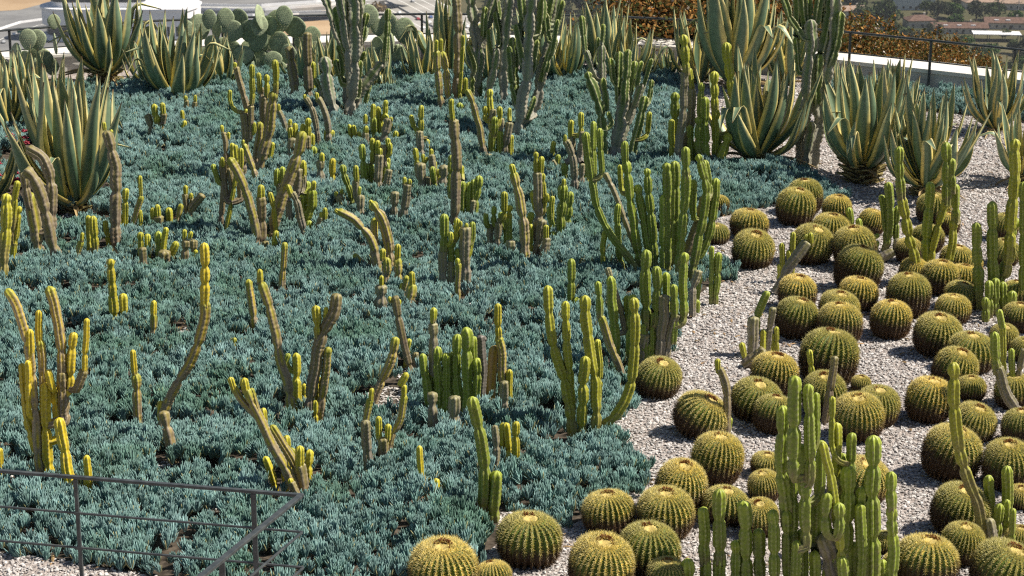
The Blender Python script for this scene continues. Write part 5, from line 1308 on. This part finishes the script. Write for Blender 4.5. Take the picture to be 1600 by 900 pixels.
# pergola with a white awning
P = Vv(1558, 66); s = mpp(P); r = empty('pergola', P, -.12); tag(r, 'flat white awning on posts below the long brown roof', 'pergola')
w = 74 * s
m = MB(); m.box(-w / 2, w / 2, 0, 12, 4.0, 4.5); m.build('roof', M['white'], r)
for k in range(4):
    for y in (.5, 11.5):
        x = -w / 2 + .6 + k * (w - 1.2) / 3; m = MB(); m.box(x - .2, x + .2, y - .2, y + .2, -1, 4.0); m.build('post', M['rail'], r)
# utility pole and green road sign
P = Vv(1590, 34); r = empty('utility_pole', P); tag(r, 'thin pale utility pole near the top right corner', 'pole')
m = MB(); m.tube([(0, 0, -1), (0, 0, 13)], [.3, .22], 8); m.build('pole', M['grey'], r)
m = MB(); m.box(-1.8, 1.8, -.1, .1, 11.6, 11.85); m.build('crossarm', M['trunk'], r)
P = Vv(36, 58); r = empty('road_sign', P); tag(r, 'small green road sign by the ramp at the left', 'sign')
for x in (-2.4, 2.4):
    m = MB(); m.box(x - .15, x + .15, -.15, .15, -1, 5); m.build('post', M['grey'], r)
m = MB(); m.box(-3.2, 3.2, -.3, -.16, 2.6, 5.4); m.build('panel', M['sign_green'], r)
# cars
def car_meshes():
    prof = [(-2.2, .35), (-2.25, .75), (-1.9, .95), (-1.2, 1.02), (-.6, 1.45), (.75, 1.5), (1.45, 1.05), (2.1, .95), (2.25, .7), (2.2, .35)]
    m = MB(); n = len(prof)
    for sgn in (0,):
        vs = []
        for x, z in prof: vs.append((x, -.9 if z < 1.1 else -.72, z))
        for x, z in prof: vs.append((x, .9 if z < 1.1 else .72, z))
        m.add(vs, [tuple(range(n)), tuple(range(2 * n - 1, n - 1, -1))] + [(i, i + n, (i + 1) % n + n, (i + 1) % n) for i in range(n)])
    return m
def car(px, py, paint, label, rot):
    P = Vv(px, py); P.z += .42; r = empty('car', P, rot); tag(r, label, 'car', 'cars on the freeway')
    car_meshes().build('body', CARP[paint], r)
    for y0, y1 in ((-.83, -.76), (.76, .83)):
        m = MB(); m.box(-.75, .9, min(y0, y1), max(y0, y1), 1.02, 1.36); m.build('side_window', M['dark_glass'], r)
    m = MB(); m.box(-1.06, -.8, -.66, .66, 1.06, 1.34); m.build('windscreen', M['dark_glass'], r)
    for x in (-1.4, 1.4):
        for y in (-.86, .86):
            m = MB(); m.tube([(x, y - .1, .33), (x, y + .1, .33)], .33, 12); m.build('wheel', M['rubber'], r)
drv = math.atan2(FP[12].y - FP[10].y, FP[12].x - FP[10].x)
for px, py, c, lab in ((653, 32, 'red', 'dark red car on the freeway, left of the blue car'), (673, 29, 'blue', 'blue car on the freeway'), (671, 37, 'white', 'white car just below the blue car'), (684, 10, 'red', 'red car farthest along the freeway, near the top edge'), (624, 22, 'white', 'white car at the left side of the freeway'), (662, 46, 'white', 'white car nearest, above the compact agave'), (618, 12, 'silver', 'silver car at the upper left of the freeway'), (680, 46, 'red', 'red car beside the nearest white car'), (706, 30, 'silver', 'silver car behind the tall brown pole'), (730, 44, 'white', 'white car near the narrow spiky agave'), (715, 6, 'black', 'black car near the top edge of the freeway'), (645, 4, 'silver', 'silver car at the top edge of the freeway'), (22, 56, 'white', 'white car on the ramp road left of the white building'), (6, 68, 'silver', 'silver car on the ramp road at the left edge')):
    car(px, py, c, lab, drv)

# rust-brown flowering shrubs just behind the parapet
RUST = [(0.34, 0.16, 0.045), (0.26, 0.125, 0.035), (0.40, 0.22, 0.07), (0.12, 0.11, 0.035), (0.20, 0.13, 0.04), (0.09, 0.095, 0.03), (0.07, 0.085, 0.025)]
def rust_meshes(seed):
    v, q, c = leaf_cloud(seed, 8000, .026, 1.35, .9, .66, RUST, 30, .3)
    rnd = np.random.default_rng(seed); w = rnd.random(len(q)) < .035; w[v.reshape(-1, 4, 3)[:, 0, 2] < .1] = False
    c = c.reshape(-1, 4, 3); c[w] = (.72, .66, .58); c = c.reshape(-1, 3)
    EV, EQ, EC = [], [], []                                        # loose sprigs that break the outline
    for q_ in range(70):
        ang = rnd.uniform(0, 6.28); rr_ = rnd.uniform(0, 1.2); bx, by, bz = rr_ * math.cos(ang), rr_ * math.sin(ang) * .7, rnd.uniform(.1, .35); hh = rnd.uniform(.1, .3); tx, ty = rnd.normal(0, .2, 2)
        for j in range(16):
            f = j / 15; p = np.array((bx + tx * f * hh, by + ty * f * hh, bz + hh * f)) + rnd.normal(0, .02, 3); x = rnd.standard_normal(3) * .02; y = rnd.standard_normal(3) * .014; n0 = len(v) + len(EV)
            EV += [p - x, p - y, p + x, p + y]; EQ.append((n0, n0 + 1, n0 + 2, n0 + 3)); EC += [np.array(RUST[rnd.integers(len(RUST))])] * 4
    v = np.vstack([v, EV]); q = np.vstack([q, EQ]); c = np.vstack([c, EC])
    v[:, 2] += .75
    a = mesh_np('foliage', v, q, None, M['shrub'], False, c)
    m = MB(); rr = random.Random(seed)
    for k in range(14):
        an = rr.uniform(0, 6.28); e = rr.uniform(.2, .7); m.tube([(0, 0, -.6), (math.cos(an) * e * .5, math.sin(an) * e * .5, .5), (math.cos(an) * e, math.sin(an) * e, rr.uniform(.9, 1.4))], [.02, .014, .005], 4)
    b_ = bpy.data.meshes.new('stems'); b_.from_pydata(m.v, [], m.f); b_.materials.append(M['trunk'])
    return a, b_
RM = [rust_meshes(i) for i in range(4)]
# bank they grow on
bank = [p.copy() for p in resamp(RAILP, 40)]
V, Q = sweep(bank, .9, 9.0, -7.5, -1.1); tag(link('bank', mesh_np('bank', V, Q, mat=M['soil'], smooth=False)), kind='structure')
def shrub(px, off, sc, zz, label, k):
    p = line_at_px(px); q = line_at_px(px + 5); d = (q - p).normalized(); P = p + Vector((-d.y, d.x, 0)) * off; P.z = zz
    r = empty('flowering_shrub', P, k * 1.1); tag(r, label, 'shrub', 'rust-brown shrubs behind the parapet')
    for nm, me in zip(('foliage', 'stems'), RM[k % 4]):
        o_ = link(nm, me, r); o_.scale = (sc, sc, sc)
SH = [(1000, 2.6, 1.5, 'tall rust shrub right above the low agave by the parapet'), (1040, 2.2, 1.55, 'tall rust shrub left of the tall agave, nearest the railing'), (1025, 4.6, 1.7, 'tall rust shrub at the back, top edge'), (1068, 3.8, 1.6, 'tall rust shrub partly behind the tall agave'),
      (1110, 2.4, 1.3, 'rust shrub hidden behind the tall agave leaves'), (1195, 2.2, 1.15, 'rust shrub between the tall agave and the grey candelabra'), (1240, 2.2, 1.1, 'rust shrub behind the grey-trunked candelabra'),
      (1305, 2.4, 1.15, 'rust shrub just right of the grey-trunked candelabra'), (1345, 2.2, 1.1, 'rust shrub dotted white, second right of the grey candelabra'), (1385, 2.3, 1.1, 'rust shrub dotted white, third right of the grey candelabra'), (1425, 2.2, 1.05, 'rust shrub left of the second post right of the candelabra'), (1465, 2.1, .95, 'rust shrub right of the second post right of the candelabra'), (1510, 2.0, .85, 'low rust shrub thinning out along the railing'), (1560, 1.9, .8, 'low rust shrub near the last post at the right edge'), (1605, 1.9, .75, 'low rust shrub at the right edge'), (1330, 4.2, 1.2, 'rust shrub in the second row behind the railing, left'), (1400, 4.0, 1.1, 'rust shrub in the second row behind the railing, right')]
for k, (x, off, sc, lab) in enumerate(SH): shrub(x, off, sc * (1.25 if x < 1280 else .9) * (1 + .14 * math.sin(k * 2.3)), -1.0, lab, k)
# air over the valley
hm = bpy.data.materials.new('haze'); hm.use_nodes = True
hn = hm.node_tree; hn.nodes.remove(hn.nodes['Principled BSDF'])
pv = hn.nodes.new('ShaderNodeVolumePrincipled'); pv.inputs['Density'].default_value = 0.00006; pv.inputs['Color'].default_value = (.80, .88, 1.0, 1)
hn.links.new(pv.outputs[0], hn.nodes['Material Output'].inputs['Volume'])
m = MB(); m.box(-9000, 9000, -60, 6400, -193, 14); tag(m.build('haze', hm), 'thin pale haze in the air over the far valley', 'haze', kind='stuff')
print('objects', len(bpy.data.objects))
